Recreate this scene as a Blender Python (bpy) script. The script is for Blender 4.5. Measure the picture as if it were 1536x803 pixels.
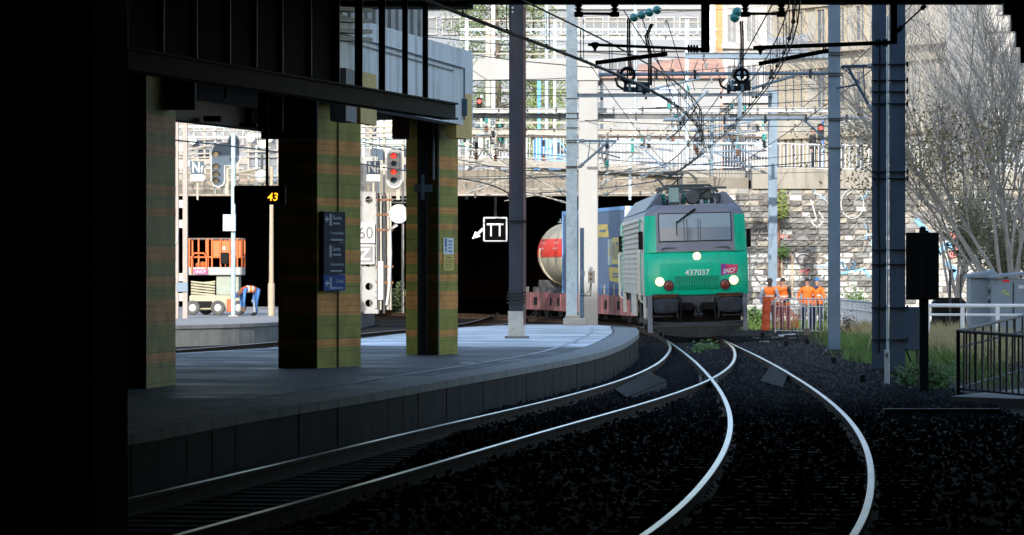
import bpy, bmesh, math, random
from mathutils import Vector, Matrix, Quaternion
random.seed(7)
R = math.radians
for o in list(bpy.data.objects): bpy.data.objects.remove(o)
sc = bpy.context.scene
col = sc.collection

# ------------------------------------------------------------------ camera, sky, sun, exposure
F = 6000.0            # focal length in photograph pixels (photo is 1536 x 803)
HC = 2.1              # eye height above the ballast
cam_d = bpy.data.cameras.new('camera'); cam = bpy.data.objects.new('camera', cam_d); col.objects.link(cam)
cam.location = (0, 0, HC); cam.rotation_euler = (R(90), 0, 0)
cam_d.sensor_width = 36.0; cam_d.lens = F / 1536 * 36.0
cam_d.clip_start = 0.1; cam_d.clip_end = 6000
sc.camera = cam
SUN_EL, SUN_AZ = 21.0, 10.0      # the sun stands behind the camera, a little to the left
w = bpy.data.worlds.new('World'); sc.world = w; w.use_nodes = True
nt = w.node_tree; bg = nt.nodes['Background']
sky = nt.nodes.new('ShaderNodeTexSky'); sky.sky_type = 'NISHITA'; sky.sun_disc = False
sky.sun_elevation = R(SUN_EL); sky.sun_rotation = R(180 + SUN_AZ); sky.air_density = 1.0; sky.dust_density = 1.0
nt.links.new(sky.outputs[0], bg.inputs[0]); bg.inputs[1].default_value = 0.15
sl = bpy.data.lights.new('sun', 'SUN'); sun = bpy.data.objects.new('sun', sl); col.objects.link(sun)
sl.energy = 2.0; sl.angle = R(0.5); sl.color = (1.0, 0.955, 0.88)
sd = Vector((math.sin(R(SUN_AZ)) * math.cos(R(SUN_EL)), math.cos(R(SUN_AZ)) * math.cos(R(SUN_EL)), -math.sin(R(SUN_EL))))
sun.rotation_euler = sd.to_track_quat('-Z', 'Y').to_euler()
sun.location = (-20, -60, 60)
sc.view_settings.view_transform = 'Standard'; sc.view_settings.look = 'None'
sc.view_settings.exposure = 1.45; sc.view_settings.gamma = 1.0
sc.render.engine = 'CYCLES'
sc.cycles.use_denoising = True
sc.cycles.max_bounces = 6; sc.cycles.diffuse_bounces = 4; sc.cycles.glossy_bounces = 3
sc.cycles.transmission_bounces = 4; sc.cycles.transparent_max_bounces = 6
sc.cycles.caustics_reflective = False; sc.cycles.caustics_refractive = False
sc.cycles.sample_clamp_indirect = 4.0

# ------------------------------------------------------------------ helpers
def P(x, y, d):                       # photo pixel at a known distance
    return Vector(((x - 768) * d / F, d, HC + (401.5 - y) * d / F))
def PX(x, d): return (x - 768) * d / F
def PZ(y, d): return HC + (401.5 - y) * d / F
def DG(y, z=0.0): return F * (HC - z) / (y - 401.5)

WORLD = {}
def props(o, label=None, cat=None, group=None, kind=None):
    if label: o['label'] = label
    if cat: o['category'] = cat
    if group: o['group'] = group
    if kind: o['kind'] = kind
    return o
def thing(name, label, cat, loc=(0, 0, 0), group=None, rot=(0, 0, 0)):
    o = bpy.data.objects.new(name, None); col.objects.link(o)
    o.location = loc; o.rotation_euler = rot; o.empty_display_size = 0.2
    WORLD[o.name] = Vector(loc)
    return props(o, label, cat, group)

class MB:
    def __init__(s): s.v = []; s.f = []; s.m = []; s.cm = 0
    def add(s, vs, fs):
        b = len(s.v); s.v += [Vector(p) for p in vs]
        for f in fs: s.f.append([b + i for i in f]); s.m.append(s.cm)
        return s
    def box(s, x0, x1, y0, y1, z0, z1):
        return s.add([(x0,y0,z0),(x1,y0,z0),(x1,y1,z0),(x0,y1,z0),(x0,y0,z1),(x1,y0,z1),(x1,y1,z1),(x0,y1,z1)],
                     [(0,3,2,1),(4,5,6,7),(0,1,5,4),(1,2,6,5),(2,3,7,6),(3,0,4,7)])
    def cbox(s, x0, x1, y0, y1, z0, z1, b=0.01):      # box with chamfered vertical and top edges
        b = min(b, (x1-x0)*.4, (y1-y0)*.4, (z1-z0)*.4)
        def ring(e, z): 
            return [(x0+e,y0,z),(x1-e,y0,z),(x1,y0+e,z),(x1,y1-e,z),(x1-e,y1,z),(x0+e,y1,z),(x0,y1-e,z),(x0,y0+e,z)]
        def ins(z): return [(x0+b*1.5,y0+b,z),(x1-b*1.5,y0+b,z),(x1-b,y0+b*1.5,z),(x1-b,y1-b*1.5,z),(x1-b*1.5,y1-b,z),(x0+b*1.5,y1-b,z),(x0+b,y1-b*1.5,z),(x0+b,y0+b*1.5,z)]
        rs = [ins(z0), ring(b, z0+b), ring(b, z1-b), ins(z1)]
        return s.loft(rs, True, True)
    def quadbox(s, pts, z0, z1):                      # vertical prism over a plan polygon (counter-clockwise)
        n = len(pts)
        vs = [(p[0],p[1],z0) for p in pts] + [(p[0],p[1],z1) for p in pts]
        fs = [tuple(range(n-1,-1,-1)), tuple(range(n,2*n))] + [(i,(i+1)%n,n+(i+1)%n,n+i) for i in range(n)]
        return s.add(vs, fs)
    def loft(s, rings, cap0=False, cap1=False, closed=True):
        n = len(rings[0]); vs = [p for r in rings for p in r]; fs = []
        for k in range(len(rings)-1):
            for i in range(n if closed else n-1):
                j = (i+1) % n
                fs.append((k*n+i, k*n+j, (k+1)*n+j, (k+1)*n+i))
        if cap0: fs.append(tuple(range(n-1,-1,-1)))
        if cap1: fs.append(tuple(range((len(rings)-1)*n, len(rings)*n)))
        return s.add(vs, fs)
    def tube(s, pts, r, n=6, cap=True):
        pts = [Vector(p) for p in pts]; rr = r if isinstance(r, (list, tuple)) else [r]*len(pts)
        rings = []; up = None
        for i, p in enumerate(pts):
            a = pts[max(i-1,0)]; b = pts[min(i+1,len(pts)-1)]
            t = (b-a)
            t = t.normalized() if t.length > 1e-9 else Vector((0,0,1))
            if up is None: up = Vector((0,0,1)) if abs(t.z) < .9 else Vector((1,0,0))
            u = (up - t*up.dot(t))
            u = u.normalized() if u.length > 1e-6 else t.orthogonal().normalized()
            up = u; v = t.cross(u)
            rings.append([p + (u*math.cos(2*math.pi*k/n) + v*math.sin(2*math.pi*k/n))*rr[i] for k in range(n)])
        return s.loft(rings, cap, cap)
    def bar(s, a, b, w, h, up=(0,0,1)):               # rectangular bar from a to b
        a = Vector(a); b = Vector(b); t = (b-a).normalized(); up = Vector(up)
        x = t.cross(up)
        x = x.normalized() if x.length > 1e-5 else t.orthogonal().normalized()
        y = x.cross(t)
        q = [(-w/2,-h/2),(w/2,-h/2),(w/2,h/2),(-w/2,h/2)]
        return s.loft([[p + x*i + y*j for i, j in q] for p in (a, b)], True, True)
    def lathe(s, prof, c=(0,0,0), axis='z', n=12):
        c = Vector(c); rings = []
        for r, h in prof:
            ring = []
            for k in range(n):
                a = 2*math.pi*k/n; p, q = r*math.cos(a), r*math.sin(a)
                ring.append(c + Vector({'z':(p,q,h),'y':(p,h,q),'x':(h,p,q)}[axis]))
            rings.append(ring)
        return s.loft(rings, True, True)
    def sphere(s, c, r, n=10, m=6, sq=(1,1,1)):
        c = Vector(c); rings = []
        for i in range(m+1):
            th = math.pi*(i/m); rr = max(math.sin(th), .02)
            rings.append([c + Vector((r*sq[0]*rr*math.cos(2*math.pi*k/n), r*sq[1]*rr*math.sin(2*math.pi*k/n), -r*sq[2]*math.cos(th))) for k in range(n)])
        return s.loft(rings, True, True)
    def poly(s, pts): return s.add(pts, [tuple(range(len(pts)))])
    def ribbon(s, pts, wd, y):                        # flat painted line on a wall facing -y: pts are (x, z)
        for i in range(len(pts)-1):
            a = Vector((pts[i][0], 0, pts[i][1])); b = Vector((pts[i+1][0], 0, pts[i+1][1]))
            t = (b-a).normalized(); nn = Vector((-t.z, 0, t.x))*wd/2; o = Vector((0, y, 0)); e = t*wd*.2
            s.add([a-e+nn+o, a-e-nn+o, b+e-nn+o, b+e+nn+o], [(0,1,2,3)])
        return s
    def mesh(s, name, mats, smooth=False, off=Vector((0,0,0))):
        me = bpy.data.meshes.new(name)
        me.from_pydata([tuple(p-off) for p in s.v], [], s.f)
        for m in (mats if isinstance(mats, (list, tuple)) else [mats]): me.materials.append(m)
        me.polygons.foreach_set('material_index', s.m)
        bm = bmesh.new(); bm.from_mesh(me); bmesh.ops.recalc_face_normals(bm, faces=bm.faces); bm.to_mesh(me); bm.free()
        if smooth:
            me.polygons.foreach_set('use_smooth', [True]*len(me.polygons))
            try: me.set_sharp_from_angle(angle=R(40))
            except Exception: pass
        me.update()
        return me
    def build(s, name, mats, parent=None, label=None, cat=None, group=None, kind=None, smooth=False, local=False):
        if parent is None:
            xs = [p.x for p in s.v]; ys = [p.y for p in s.v]; zs = [p.z for p in s.v]
            off = Vector(((min(xs)+max(xs))/2, (min(ys)+max(ys))/2, min(zs)))
            me = s.mesh(name, mats, smooth, off)
            o = bpy.data.objects.new(name, me); col.objects.link(o); o.location = off
            WORLD[o.name] = off
        else:
            off = Vector((0,0,0)) if local else WORLD[parent.name]
            me = s.mesh(name, mats, smooth, off)
            o = bpy.data.objects.new(name, me); col.objects.link(o); o.parent = parent
            WORLD[o.name] = off
        return props(o, label, cat, group, kind)
def inst(name, me, parent, loc, rot=(0,0,0), scale=(1,1,1), mat=None):     # a copy that shares mesh data
    o = bpy.data.objects.new(name, me); col.objects.link(o); o.parent = parent
    o.location = Vector(loc) - (WORLD[parent.name] if parent is not None else Vector((0,0,0)))
    o.rotation_euler = rot; o.scale = scale
    return o

def text(name, s, mat, parent, origin, right=(1,0,0), up=(0,0,1), width=None, height=None, local=False, align='CENTER', depth=.003, shear=0, bold=0):
    cu = bpy.data.curves.new(name, 'FONT'); cu.body = s; cu.extrude = depth; cu.align_x = align; cu.shear = shear; cu.offset = bold
    cu.resolution_u = 3
    t = bpy.data.objects.new(name, cu); col.objects.link(t)
    me = bpy.data.meshes.new_from_object(t)
    bpy.data.objects.remove(t)
    xs = [v.co.x for v in me.vertices]; ys = [v.co.y for v in me.vertices]
    x0, x1, y0, y1 = min(xs), max(xs), min(ys), max(ys)
    k = height/(y1-y0) if height else width/(x1-x0)
    kx = width/(x1-x0) if width else k
    ky = k
    r = Vector(right).normalized(); u = Vector(up).normalized(); n = r.cross(u)
    o0 = Vector(origin); off = Vector((0,0,0)) if (local or parent is None) else WORLD[parent.name]
    cx = {'CENTER': (x0+x1)/2, 'LEFT': x0, 'RIGHT': x1}[align]
    for v in me.vertices:
        c = v.co.copy(); v.co = o0 + r*((c.x-cx)*kx) + u*((c.y-(y0+y1)/2)*ky) + n*c.z - off
    me.materials.clear(); me.materials.append(mat)
    o = bpy.data.objects.new(name, me); col.objects.link(o); o.parent = parent; WORLD[o.name] = off
    return o

def spline(pts, step=1.0, smooth=0):            # smooth curve through (x, y) points ordered by y -> list of Vector((x, y, 0))
    out = []
    n = len(pts)
    for i in range(n-1):
        p0 = Vector(pts[max(i-1,0)]); p1 = Vector(pts[i]); p2 = Vector(pts[i+1]); p3 = Vector(pts[min(i+2,n-1)])
        k = max(1, int((p2-p1).length/step))
        for j in range(k):
            t = j/k
            out.append(.5*((2*p1) + (p2-p0)*t + (2*p0-5*p1+4*p2-p3)*t*t + (3*p1-p0-3*p2+p3)*t**3))
    out.append(Vector(pts[-1]))
    for _ in range(smooth):
        out = [out[0]] + [(out[i-1]+out[i]*2+out[i+1])/4 for i in range(1,len(out)-1)] + [out[-1]]
    return out
def offset(line, d):                  # offset a plan polyline to its right by d
    out = []
    for i, p in enumerate(line):
        t = (line[min(i+1,len(line)-1)] - line[max(i-1,0)]).normalized()
        out.append(Vector((p.x + t.y*d, p.y - t.x*d)))
    return out

# ------------------------------------------------------------------ materials
MATS = {}
UNBRIGHTENED = {'black_concrete','edge_concrete','platform_asphalt','ballast','track_dirt','tarred_sleeper','black_paint','dark_steel','screen_steel','dusty_pane','rail_web_rust','rail_head_polished','headlamp','reflector_glow','amber_led','sign_black','brown_paint','balustrade_black'}
def M(name, c, rough=.7, metal=0.0, var=.18, scale=3.0, bump=0.0, bscale=None, dirt=None, damt=.5, dscale=1.2, streak=False, emit=None, estr=1.0, spec=None, coat=0, alpha=None, trans=0):
    if name in MATS: return MATS[name]
    if name not in UNBRIGHTENED:              # brighten colours outside the hall, so that its shade looks deeper
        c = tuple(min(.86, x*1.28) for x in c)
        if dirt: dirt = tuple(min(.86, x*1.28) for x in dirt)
    m = bpy.data.materials.new(name); m.use_nodes = True; MATS[name] = m
    t = m.node_tree; b = t.nodes['Principled BSDF']
    b.inputs['Roughness'].default_value = rough; b.inputs['Metallic'].default_value = metal
    if coat: b.inputs['Coat Weight'].default_value = coat; b.inputs['Coat Roughness'].default_value = .12
    if spec is not None: b.inputs['Specular IOR Level'].default_value = spec
    if trans: b.inputs['Transmission Weight'].default_value = trans
    tc = t.nodes.new('ShaderNodeTexCoord'); mp = t.nodes.new('ShaderNodeMapping')
    t.links.new(tc.outputs['Object'], mp.inputs[0])
    nz = t.nodes.new('ShaderNodeTexNoise'); nz.inputs['Scale'].default_value = scale; nz.inputs['Detail'].default_value = 6
    nz.inputs['Roughness'].default_value = .65
    t.links.new(mp.outputs[0], nz.inputs['Vector'])
    rp = t.nodes.new('ShaderNodeValToRGB')
    rp.color_ramp.elements[0].position = .3; rp.color_ramp.elements[1].position = .7
    rp.color_ramp.elements[0].color = tuple(x*(1-var) for x in c) + (1,)
    rp.color_ramp.elements[1].color = tuple(min(1, x*(1+var)) for x in c) + (1,)
    t.links.new(nz.outputs['Fac'], rp.inputs[0]); out = rp.outputs[0]
    if dirt:
        n2 = t.nodes.new('ShaderNodeTexNoise'); n2.inputs['Scale'].default_value = dscale; n2.inputs['Detail'].default_value = 8
        n2.inputs['Roughness'].default_value = .7
        mp2 = t.nodes.new('ShaderNodeMapping'); t.links.new(tc.outputs['Object'], mp2.inputs[0])
        if streak: mp2.inputs['Scale'].default_value = (3.5, 3.5, .35)
        t.links.new(mp2.outputs[0], n2.inputs['Vector'])
        r2 = t.nodes.new('ShaderNodeValToRGB'); r2.color_ramp.elements[0].position = .62 - .25*damt; r2.color_ramp.elements[1].position = .78 - .15*damt
        r2.color_ramp.elements[1].color = (min(1, .5+damt*.5),)*3 + (1,)
        t.links.new(n2.outputs['Fac'], r2.inputs[0])
        mx = t.nodes.new('ShaderNodeMixRGB'); mx.inputs[2].default_value = tuple(dirt) + (1,)
        t.links.new(r2.outputs[0], mx.inputs[0]); t.links.new(out, mx.inputs[1]); out = mx.outputs[0]
    t.links.new(out, b.inputs['Base Color'])
    if bump:
        bp = t.nodes.new('ShaderNodeBump'); bp.inputs['Strength'].default_value = bump; bp.inputs['Distance'].default_value = .03
        n3 = t.nodes.new('ShaderNodeTexNoise'); n3.inputs['Scale'].default_value = bscale or scale*4; n3.inputs['Detail'].default_value = 5
        t.links.new(mp.outputs[0], n3.inputs['Vector']); t.links.new(n3.outputs['Fac'], bp.inputs['Height']); t.links.new(bp.outputs[0], b.inputs['Normal'])
    if emit:
        b.inputs['Emission Color'].default_value = tuple(emit) + (1,); b.inputs['Emission Strength'].default_value = estr
    return m
def tile_mat(name, c, c2, mortar, tw, th):           # small glazed tiles: colour and joints
    m = M(name, c, rough=.6, var=.25, scale=6, spec=.12)
    t = m.node_tree; b = t.nodes['Principled BSDF']
    geo = t.nodes.new('ShaderNodeNewGeometry'); sep = t.nodes.new('ShaderNodeSeparateXYZ'); t.links.new(geo.outputs['Position'], sep.inputs[0])
    ad = t.nodes.new('ShaderNodeMath'); ad.operation = 'MULTIPLY_ADD'; ad.inputs[1].default_value = 1.0
    t.links.new(sep.outputs[0], ad.inputs[0]); t.links.new(sep.outputs[1], ad.inputs[2])
    cb = t.nodes.new('ShaderNodeCombineXYZ'); t.links.new(ad.outputs[0], cb.inputs[0]); t.links.new(sep.outputs[2], cb.inputs[1])
    br = t.nodes.new('ShaderNodeTexBrick'); br.offset = 0.0
    br.inputs['Scale'].default_value = 1; br.inputs['Brick Width'].default_value = tw; br.inputs['Row Height'].default_value = th
    br.inputs['Mortar Size'].default_value = .006; br.inputs['Color1'].default_value = tuple(c)+(1,); br.inputs['Color2'].default_value = tuple(c2)+(1,)
    br.inputs['Mortar'].default_value = tuple(mortar)+(1,)
    t.links.new(cb.outputs[0], br.inputs['Vector'])
    nz = t.nodes.new('ShaderNodeTexNoise'); nz.inputs['Scale'].default_value = 2.2; nz.inputs['Detail'].default_value = 6
    rp = t.nodes.new('ShaderNodeValToRGB'); rp.color_ramp.elements[0].position = .35; rp.color_ramp.elements[0].color = (.55,.52,.48,1); rp.color_ramp.elements[1].position = .6
    t.links.new(geo.outputs['Position'], nz.inputs['Vector']); t.links.new(nz.outputs['Fac'], rp.inputs[0])
    mx = t.nodes.new('ShaderNodeMixRGB'); mx.blend_type = 'MULTIPLY'; mx.inputs[0].default_value = .6
    t.links.new(br.outputs[0], mx.inputs[1]); t.links.new(rp.outputs[0], mx.inputs[2])
    t.links.new(mx.outputs[0], b.inputs['Base Color'])
    bp = t.nodes.new('ShaderNodeBump'); bp.inputs['Strength'].default_value = .5; bp.inputs['Distance'].default_value = .004; bp.invert = True
    t.links.new(br.outputs['Fac'], bp.inputs['Height']); t.links.new(bp.outputs[0], b.inputs['Normal'])
    return m

conc   = M('concrete', (.30,.29,.27), .85, var=.2, scale=1.2, bump=.25, bscale=14, dirt=(.09,.085,.08), damt=.45, dscale=.7)
conc_w = M('stained_white_concrete', (.82,.83,.83), .8, var=.08, scale=.8, bump=.12, bscale=16, dirt=(.15,.15,.14), damt=.5, dscale=.85, streak=True)
conc_d = M('black_concrete', (.035,.034,.032), .9, var=.3, scale=1)  # near-black colour, chosen to keep the hall in deep shade
conc_p = M('column_concrete', (.27,.27,.265), .8, var=.05, scale=1.0, bump=.06, bscale=20, dirt=(.38,.38,.36), damt=.3, dscale=.6, streak=True)
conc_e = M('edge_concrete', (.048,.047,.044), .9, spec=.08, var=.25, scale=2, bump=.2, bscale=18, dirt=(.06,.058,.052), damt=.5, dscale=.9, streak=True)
asph   = M('platform_asphalt', (.042,.044,.048), .68, spec=.3, var=.4, scale=.8, bump=.25, bscale=22, dirt=(.03,.03,.033), damt=.75, dscale=.5)
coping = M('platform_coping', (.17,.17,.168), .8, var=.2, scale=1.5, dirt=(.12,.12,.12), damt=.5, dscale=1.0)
white  = M('white_paint', (.46,.46,.45), .5, var=.06, dirt=(.4,.38,.34), damt=.3)
whitey = M('cream_steel', (.29,.27,.23), .55, var=.15, scale=4, dirt=(.3,.22,.15), damt=.45, dscale=3)
black  = M('black_paint', (.012,.012,.012), .8, var=.2, spec=.12)
dsteel = M('dark_steel', (.03,.032,.036), .55, var=.3, scale=3)
bsteel = M('blue_grey_steel', (.12,.17,.225), .5, metal=.15, var=.2, scale=1.5, dirt=(.06,.08,.1), damt=.35, dscale=1.5, streak=True)
dbsteel= M('dark_blue_steel', (.032,.058,.095), .55, metal=.1, var=.2, scale=1.5, dirt=(.02,.022,.025), damt=.4, dscale=1.5, streak=True)
galv   = M('galvanised_steel', (.36,.44,.48), .45, metal=.25, var=.18, scale=7, dirt=(.22,.27,.3), damt=.5, dscale=4)
rusty  = M('rusty_black_steel', (.028,.036,.05), .6, var=.3, scale=2, dirt=(.1,.035,.025), damt=.5, dscale=1.6, streak=True)
rust   = M('rust', (.16,.075,.04), .85, var=.35, scale=5)
railt  = M('rail_head_polished', (.34,.335,.325), .3, metal=1.0, var=.3, scale=.7)
railw  = M('rail_web_rust', (.06,.038,.027), .85, spec=.1, var=.35, scale=3)
wood   = M('tarred_sleeper', (.018,.015,.013), .9, spec=.06, var=.35, scale=4, bump=.2)
ballm  = M('ballast', (.032,.034,.038), .95, spec=.06, var=.45, scale=9, bump=.8, bscale=14)
ball2  = M('ballast_pale', (.06,.058,.056), .95, spec=.06, var=.4, scale=9)
dirtm  = M('track_dirt', (.02,.019,.018), .95, spec=.06, var=.35, scale=2.5, bump=.6, bscale=12, dirt=(.03,.03,.03), damt=.4, dscale=.6)
tg     = tile_mat('green_tile', (.37,.345,.05), (.31,.295,.042), (.2,.19,.05), .095, .2)
to     = tile_mat('orange_tile', (.85,.37,.08), (.75,.31,.065), (.5,.22,.07), .095, .1)
ochre  = M('ochre_paint', (.64,.44,.13), .7, var=.15, scale=2, dirt=(.26,.18,.07), damt=.4, dscale=2)
brownp = M('brown_paint', (.10,.045,.03), .7, var=.2)
def streaky(m):                         # worn, swept asphalt: long patches in colour and sheen
    t = m.node_tree; b = t.nodes['Principled BSDF']; tc = t.nodes.new('ShaderNodeTexCoord'); mp = t.nodes.new('ShaderNodeMapping'); mp.inputs['Scale'].default_value = (.35,.9,1); mp.inputs['Rotation'].default_value = (0,0,R(12))
    nz = t.nodes.new('ShaderNodeTexNoise'); nz.inputs['Scale'].default_value = 1.0; nz.inputs['Detail'].default_value = 9; nz.inputs['Roughness'].default_value = .72
    t.links.new(tc.outputs['Object'], mp.inputs[0]); t.links.new(mp.outputs[0], nz.inputs['Vector'])
    rp = t.nodes.new('ShaderNodeValToRGB'); e = rp.color_ramp.elements; e[0].position = .38; e[0].color = (.35,.35,.35,1); e[1].position = .66; e[1].color = (2.1,2.1,2.1,1)
    mx = t.nodes.new('ShaderNodeMixRGB'); mx.blend_type = 'MULTIPLY'; mx.inputs[0].default_value = 1; lk = b.inputs['Base Color'].links[0].from_socket
    t.links.new(nz.outputs['Fac'], rp.inputs[0]); t.links.new(lk, mx.inputs[1]); t.links.new(rp.outputs[0], mx.inputs[2]); t.links.new(mx.outputs[0], b.inputs['Base Color'])
    r2 = t.nodes.new('ShaderNodeValToRGB'); e = r2.color_ramp.elements; e[0].position = .35; e[0].color = (.42,)*3+(1,); e[1].position = .6; e[1].color = (.85,)*3+(1,)
    t.links.new(nz.outputs['Fac'], r2.inputs[0]); t.links.new(r2.outputs[0], b.inputs['Roughness'])
streaky(asph)
glassd = M('dark_glass', (.03,.045,.065), .12, var=.2, spec=.6)
dusty = M('dusty_pane', (.02,.026,.034), .8, var=.3, spec=.05)
# ================================================================== THE SETTING
# ground: one sheet to the horizon
g = MB(); g.add([(-2500,-400,0),(2500,-400,0),(2500,4000,0),(-2500,4000,0)], [(0,1,2,3)])
g.build('ground', dirtm, kind='structure')

# track centre lines (x, y), read off the photograph's rails
RC = [(-3.6,2),(-1.6,10),(.35,20),(1.76,28.84),(2.43,35.4),(2.8,39.5),(3.18,44.6),(3.55,50.9),(3.79,56.4),(4.03,63),(4.25,70.8),(4.5,81.5),(4.68,92),(4.83,103),(4.93,112),(5.0,122),(4.98,130),(4.72,136.5),(3.95,142.5),(3.05,147.6),(1.2,155.5),(-2.4,167),(-8,182)]
LC = [(-9.0,8),(-6.3,14),(-4.7,20),(-3.2,28.84),(-2.5,33.2),(-1.73,38),(-.95,43.5),(.1,50.5),(1.05,56.4),(2.02,63.5),(2.78,70),(3.5,78),(3.9,83.6),(4.27,90),(4.62,97),(4.78,103),(4.86,107)]
BC = [(-15,60),(-10.5,80),(-7.25,93),(-5.35,104),(-3.4,118.5),(-1.1,136),(-.1,158),(.2,175)]
RL = spline(RC, .8, 40); LL = spline(LC, .8, 40); BL = spline(BC, 1.5)
def at_y(line, y):
    for a, b in zip(line, line[1:]):
        if a.y <= y <= b.y:
            t = (y-a.y)/(b.y-a.y); return a.x + (b.x-a.x)*t
    return line[-1].x
PROF = [(-.075,0),(.075,0),(.075,.015),(.012,.035),(.012,.11),(.036,.12),(.036,.148),(.03,.152),(-.03,.152),(-.036,.148),(-.036,.12),(-.012,.11),(-.012,.035),(-.075,.015)]
TOP = .17
def rail(line, parent, dz=0.0, y0=-1e9, y1=1e9):
    line = [p for p in line if y0 <= p.y <= y1]
    m = MB(); rings = []
    for i, p in enumerate(line):
        t = (line[min(i+1,len(line)-1)] - line[max(i-1,0)]).normalized()
        n = Vector((t.y, -t.x))
        rings.append([Vector((p.x+n.x*a, p.y+n.y*a, TOP-.152+dz+h)) for a, h in PROF])
    m.loft(rings, True, True)
    n = len(PROF)
    for k, f in enumerate(m.f):
        i = k % n
        m.m[k] = 1 if (k < (len(rings)-1)*n and i == 7) else 0
    return m.build('rail', [railw, railt], parent)
slp = MB().cbox(-1.3,1.3,-.12,.12,-.12,.0,.015).mesh('sleeper', wood)
chair = MB()
chair.box(-.09,.09,-.06,.06,0,.03)
chair_me = chair.mesh('rail_fastening', railw)
def track(name, label, line, y0, y1, sy0, sy1, dz=0.0, step=.6):
    t = thing(name, label, 'track', (line[0].x, line[0].y, 0))
    rail(offset(line, -.752), t, dz, y0, y1); rail(offset(line, .752), t, dz, y0, y1)
    acc = 0; nxt = 0
    for a, b in zip(line, line[1:]):
        L = (b-a).length
        while nxt <= acc + L:
            k = (nxt-acc)/L; p = a.lerp(b, k); d = (b-a).normalized()
            if sy0 <= p.y <= sy1:
                ang = math.atan2(d.y, d.x) - math.pi/2
                inst('sleeper', slp, t, (p.x, p.y, TOP-.155+dz), (0,0,ang))
            nxt += step
        acc += L
    return t
trR = track('railway_track', 'curved railway track with polished rails leading up to the green locomotive', RL, 3, 180, 20, 158)
trL = track('railway_track', 'railway track that splits off toward the island platform with tiled pillars', LL, 9, 105, 22, 64.5, -.003)
trB = track('railway_track', 'railway track between the island platform and the platform with the lift', BL, 60, 172, 86, 158)
# guard blocks of the crossing
m = MB(); fx, fy = 3.43, 70.3
for s in (-1, 1):
    m.bar((fx+s*.14-.12, fy-3.0, .115), (fx+s*.14+.12, fy+2.2, .115), .045, .09)
m.build('crossing_frog', railw, trR)

# ballast stones
def ballast(name, n, region, mat, seed, smin=.02, smax=.045):
    rnd = random.Random(seed); m = MB()
    oc = [(1,0,0),(-1,0,0),(0,1,0),(0,-1,0),(0,0,1),(0,0,-1)]
    fc = [(0,2,4),(2,1,4),(1,3,4),(3,0,4)]
    for _ in range(n):
        x, y = region(rnd)
        r = rnd.uniform(smin, smax); a = rnd.uniform(0,6.28); ca, sa = math.cos(a), math.sin(a)
        z = rnd.uniform(-.01,.05); vs = []
        for p in oc[:5]:
            q = [c*r*rnd.uniform(.6,1.3) for c in p]
            vs.append((x+q[0]*ca-q[1]*sa, y+q[0]*sa+q[1]*ca, z+q[2]))
        m.add(vs, fc)
    return m.build(name, mat, kind='stuff', label='loose grey ballast stones between the sleepers', cat='ballast')
def reg_main(rnd):
    y = 27 + 92*rnd.random()**.8
    return at_y(RL, y) + rnd.uniform(-4.2, 3.3), y
def ok(rnd):
    while True:
        x, y = reg_main(rnd)
        if x > at_y(FE, y) + .1: return x, y

# island platform
FEp = [(-9.5,14),(-6.0,26),(-4.6,32),(-3.55,37.1),(-2.74,42.8),(-1.87,48.1),(-.74,55.7),(.5,64),(1.47,71.5),(2.18,80),(2.76,89.9),(3.02,96),(3.15,102.8)]
FE = spline(FEp, 1.0)
BEp = [(2.9,106.3),(2.03,108.8),(.22,108.8),(-1.35,104),(-2.95,91.6),(-4.55,77.8),(-6.1,72.4),(-9,62),(-14,44),(-18,14)]
PZT = .55
top = [(p.x, p.y) for p in FE] + BEp
pl = MB(); pl.quadbox(top, -.1, PZT); platform = pl.build('platform', asph, kind='structure')
# pale coping along the track edge, in slabs, and edge panels below it
n = 0
for i in range(len(FE)-1):
    a, b = FE[i], FE[i+1]
    if a.y < 24: continue
    t = (b-a).normalized(); nn = Vector((-t.y, t.x))
    a2 = a + t*.012; b2 = b - t*.012
    q = [a2 - nn*.03, b2 - nn*.03, b2 + nn*.55, a2 + nn*.55]
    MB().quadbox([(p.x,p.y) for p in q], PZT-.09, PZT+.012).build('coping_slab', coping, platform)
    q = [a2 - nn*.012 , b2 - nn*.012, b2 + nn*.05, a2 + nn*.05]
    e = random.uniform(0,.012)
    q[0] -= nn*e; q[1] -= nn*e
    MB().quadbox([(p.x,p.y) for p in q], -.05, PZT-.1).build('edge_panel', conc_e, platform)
# pale concrete paving at the platform end, lightened further to mimic stronger daylight there
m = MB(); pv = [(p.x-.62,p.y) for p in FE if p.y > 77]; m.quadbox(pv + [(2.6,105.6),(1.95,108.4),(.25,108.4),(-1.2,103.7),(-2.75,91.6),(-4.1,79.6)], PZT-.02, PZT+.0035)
m.build('end_paving', M('lightened_paving_concrete',(.42,.425,.43),.7,var=.22,scale=.6,bump=.15,bscale=20,dirt=(.2,.205,.21),damt=.45,dscale=.3), platform); streaky(MATS['lightened_paving_concrete'])
# yellow-grey safety line set back from the edge
m = MB(); ln = offset(FE, -1.05); ln2 = offset(FE, -1.15)
for i in range(len(FE)-1):
    if FE[i].y > 46: m.add([(ln[i].x,ln[i].y,PZT+.0075),(ln[i+1].x,ln[i+1].y,PZT+.0075),(ln2[i+1].x,ln2[i+1].y,PZT+.0075),(ln2[i].x,ln2[i].y,PZT+.0075)],[(0,1,2,3)])
m.build('edge_line', M('worn_line', (.4,.41,.41), .8, var=.1, dirt=(.17,.175,.18), damt=.8, dscale=2), platform)
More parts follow.
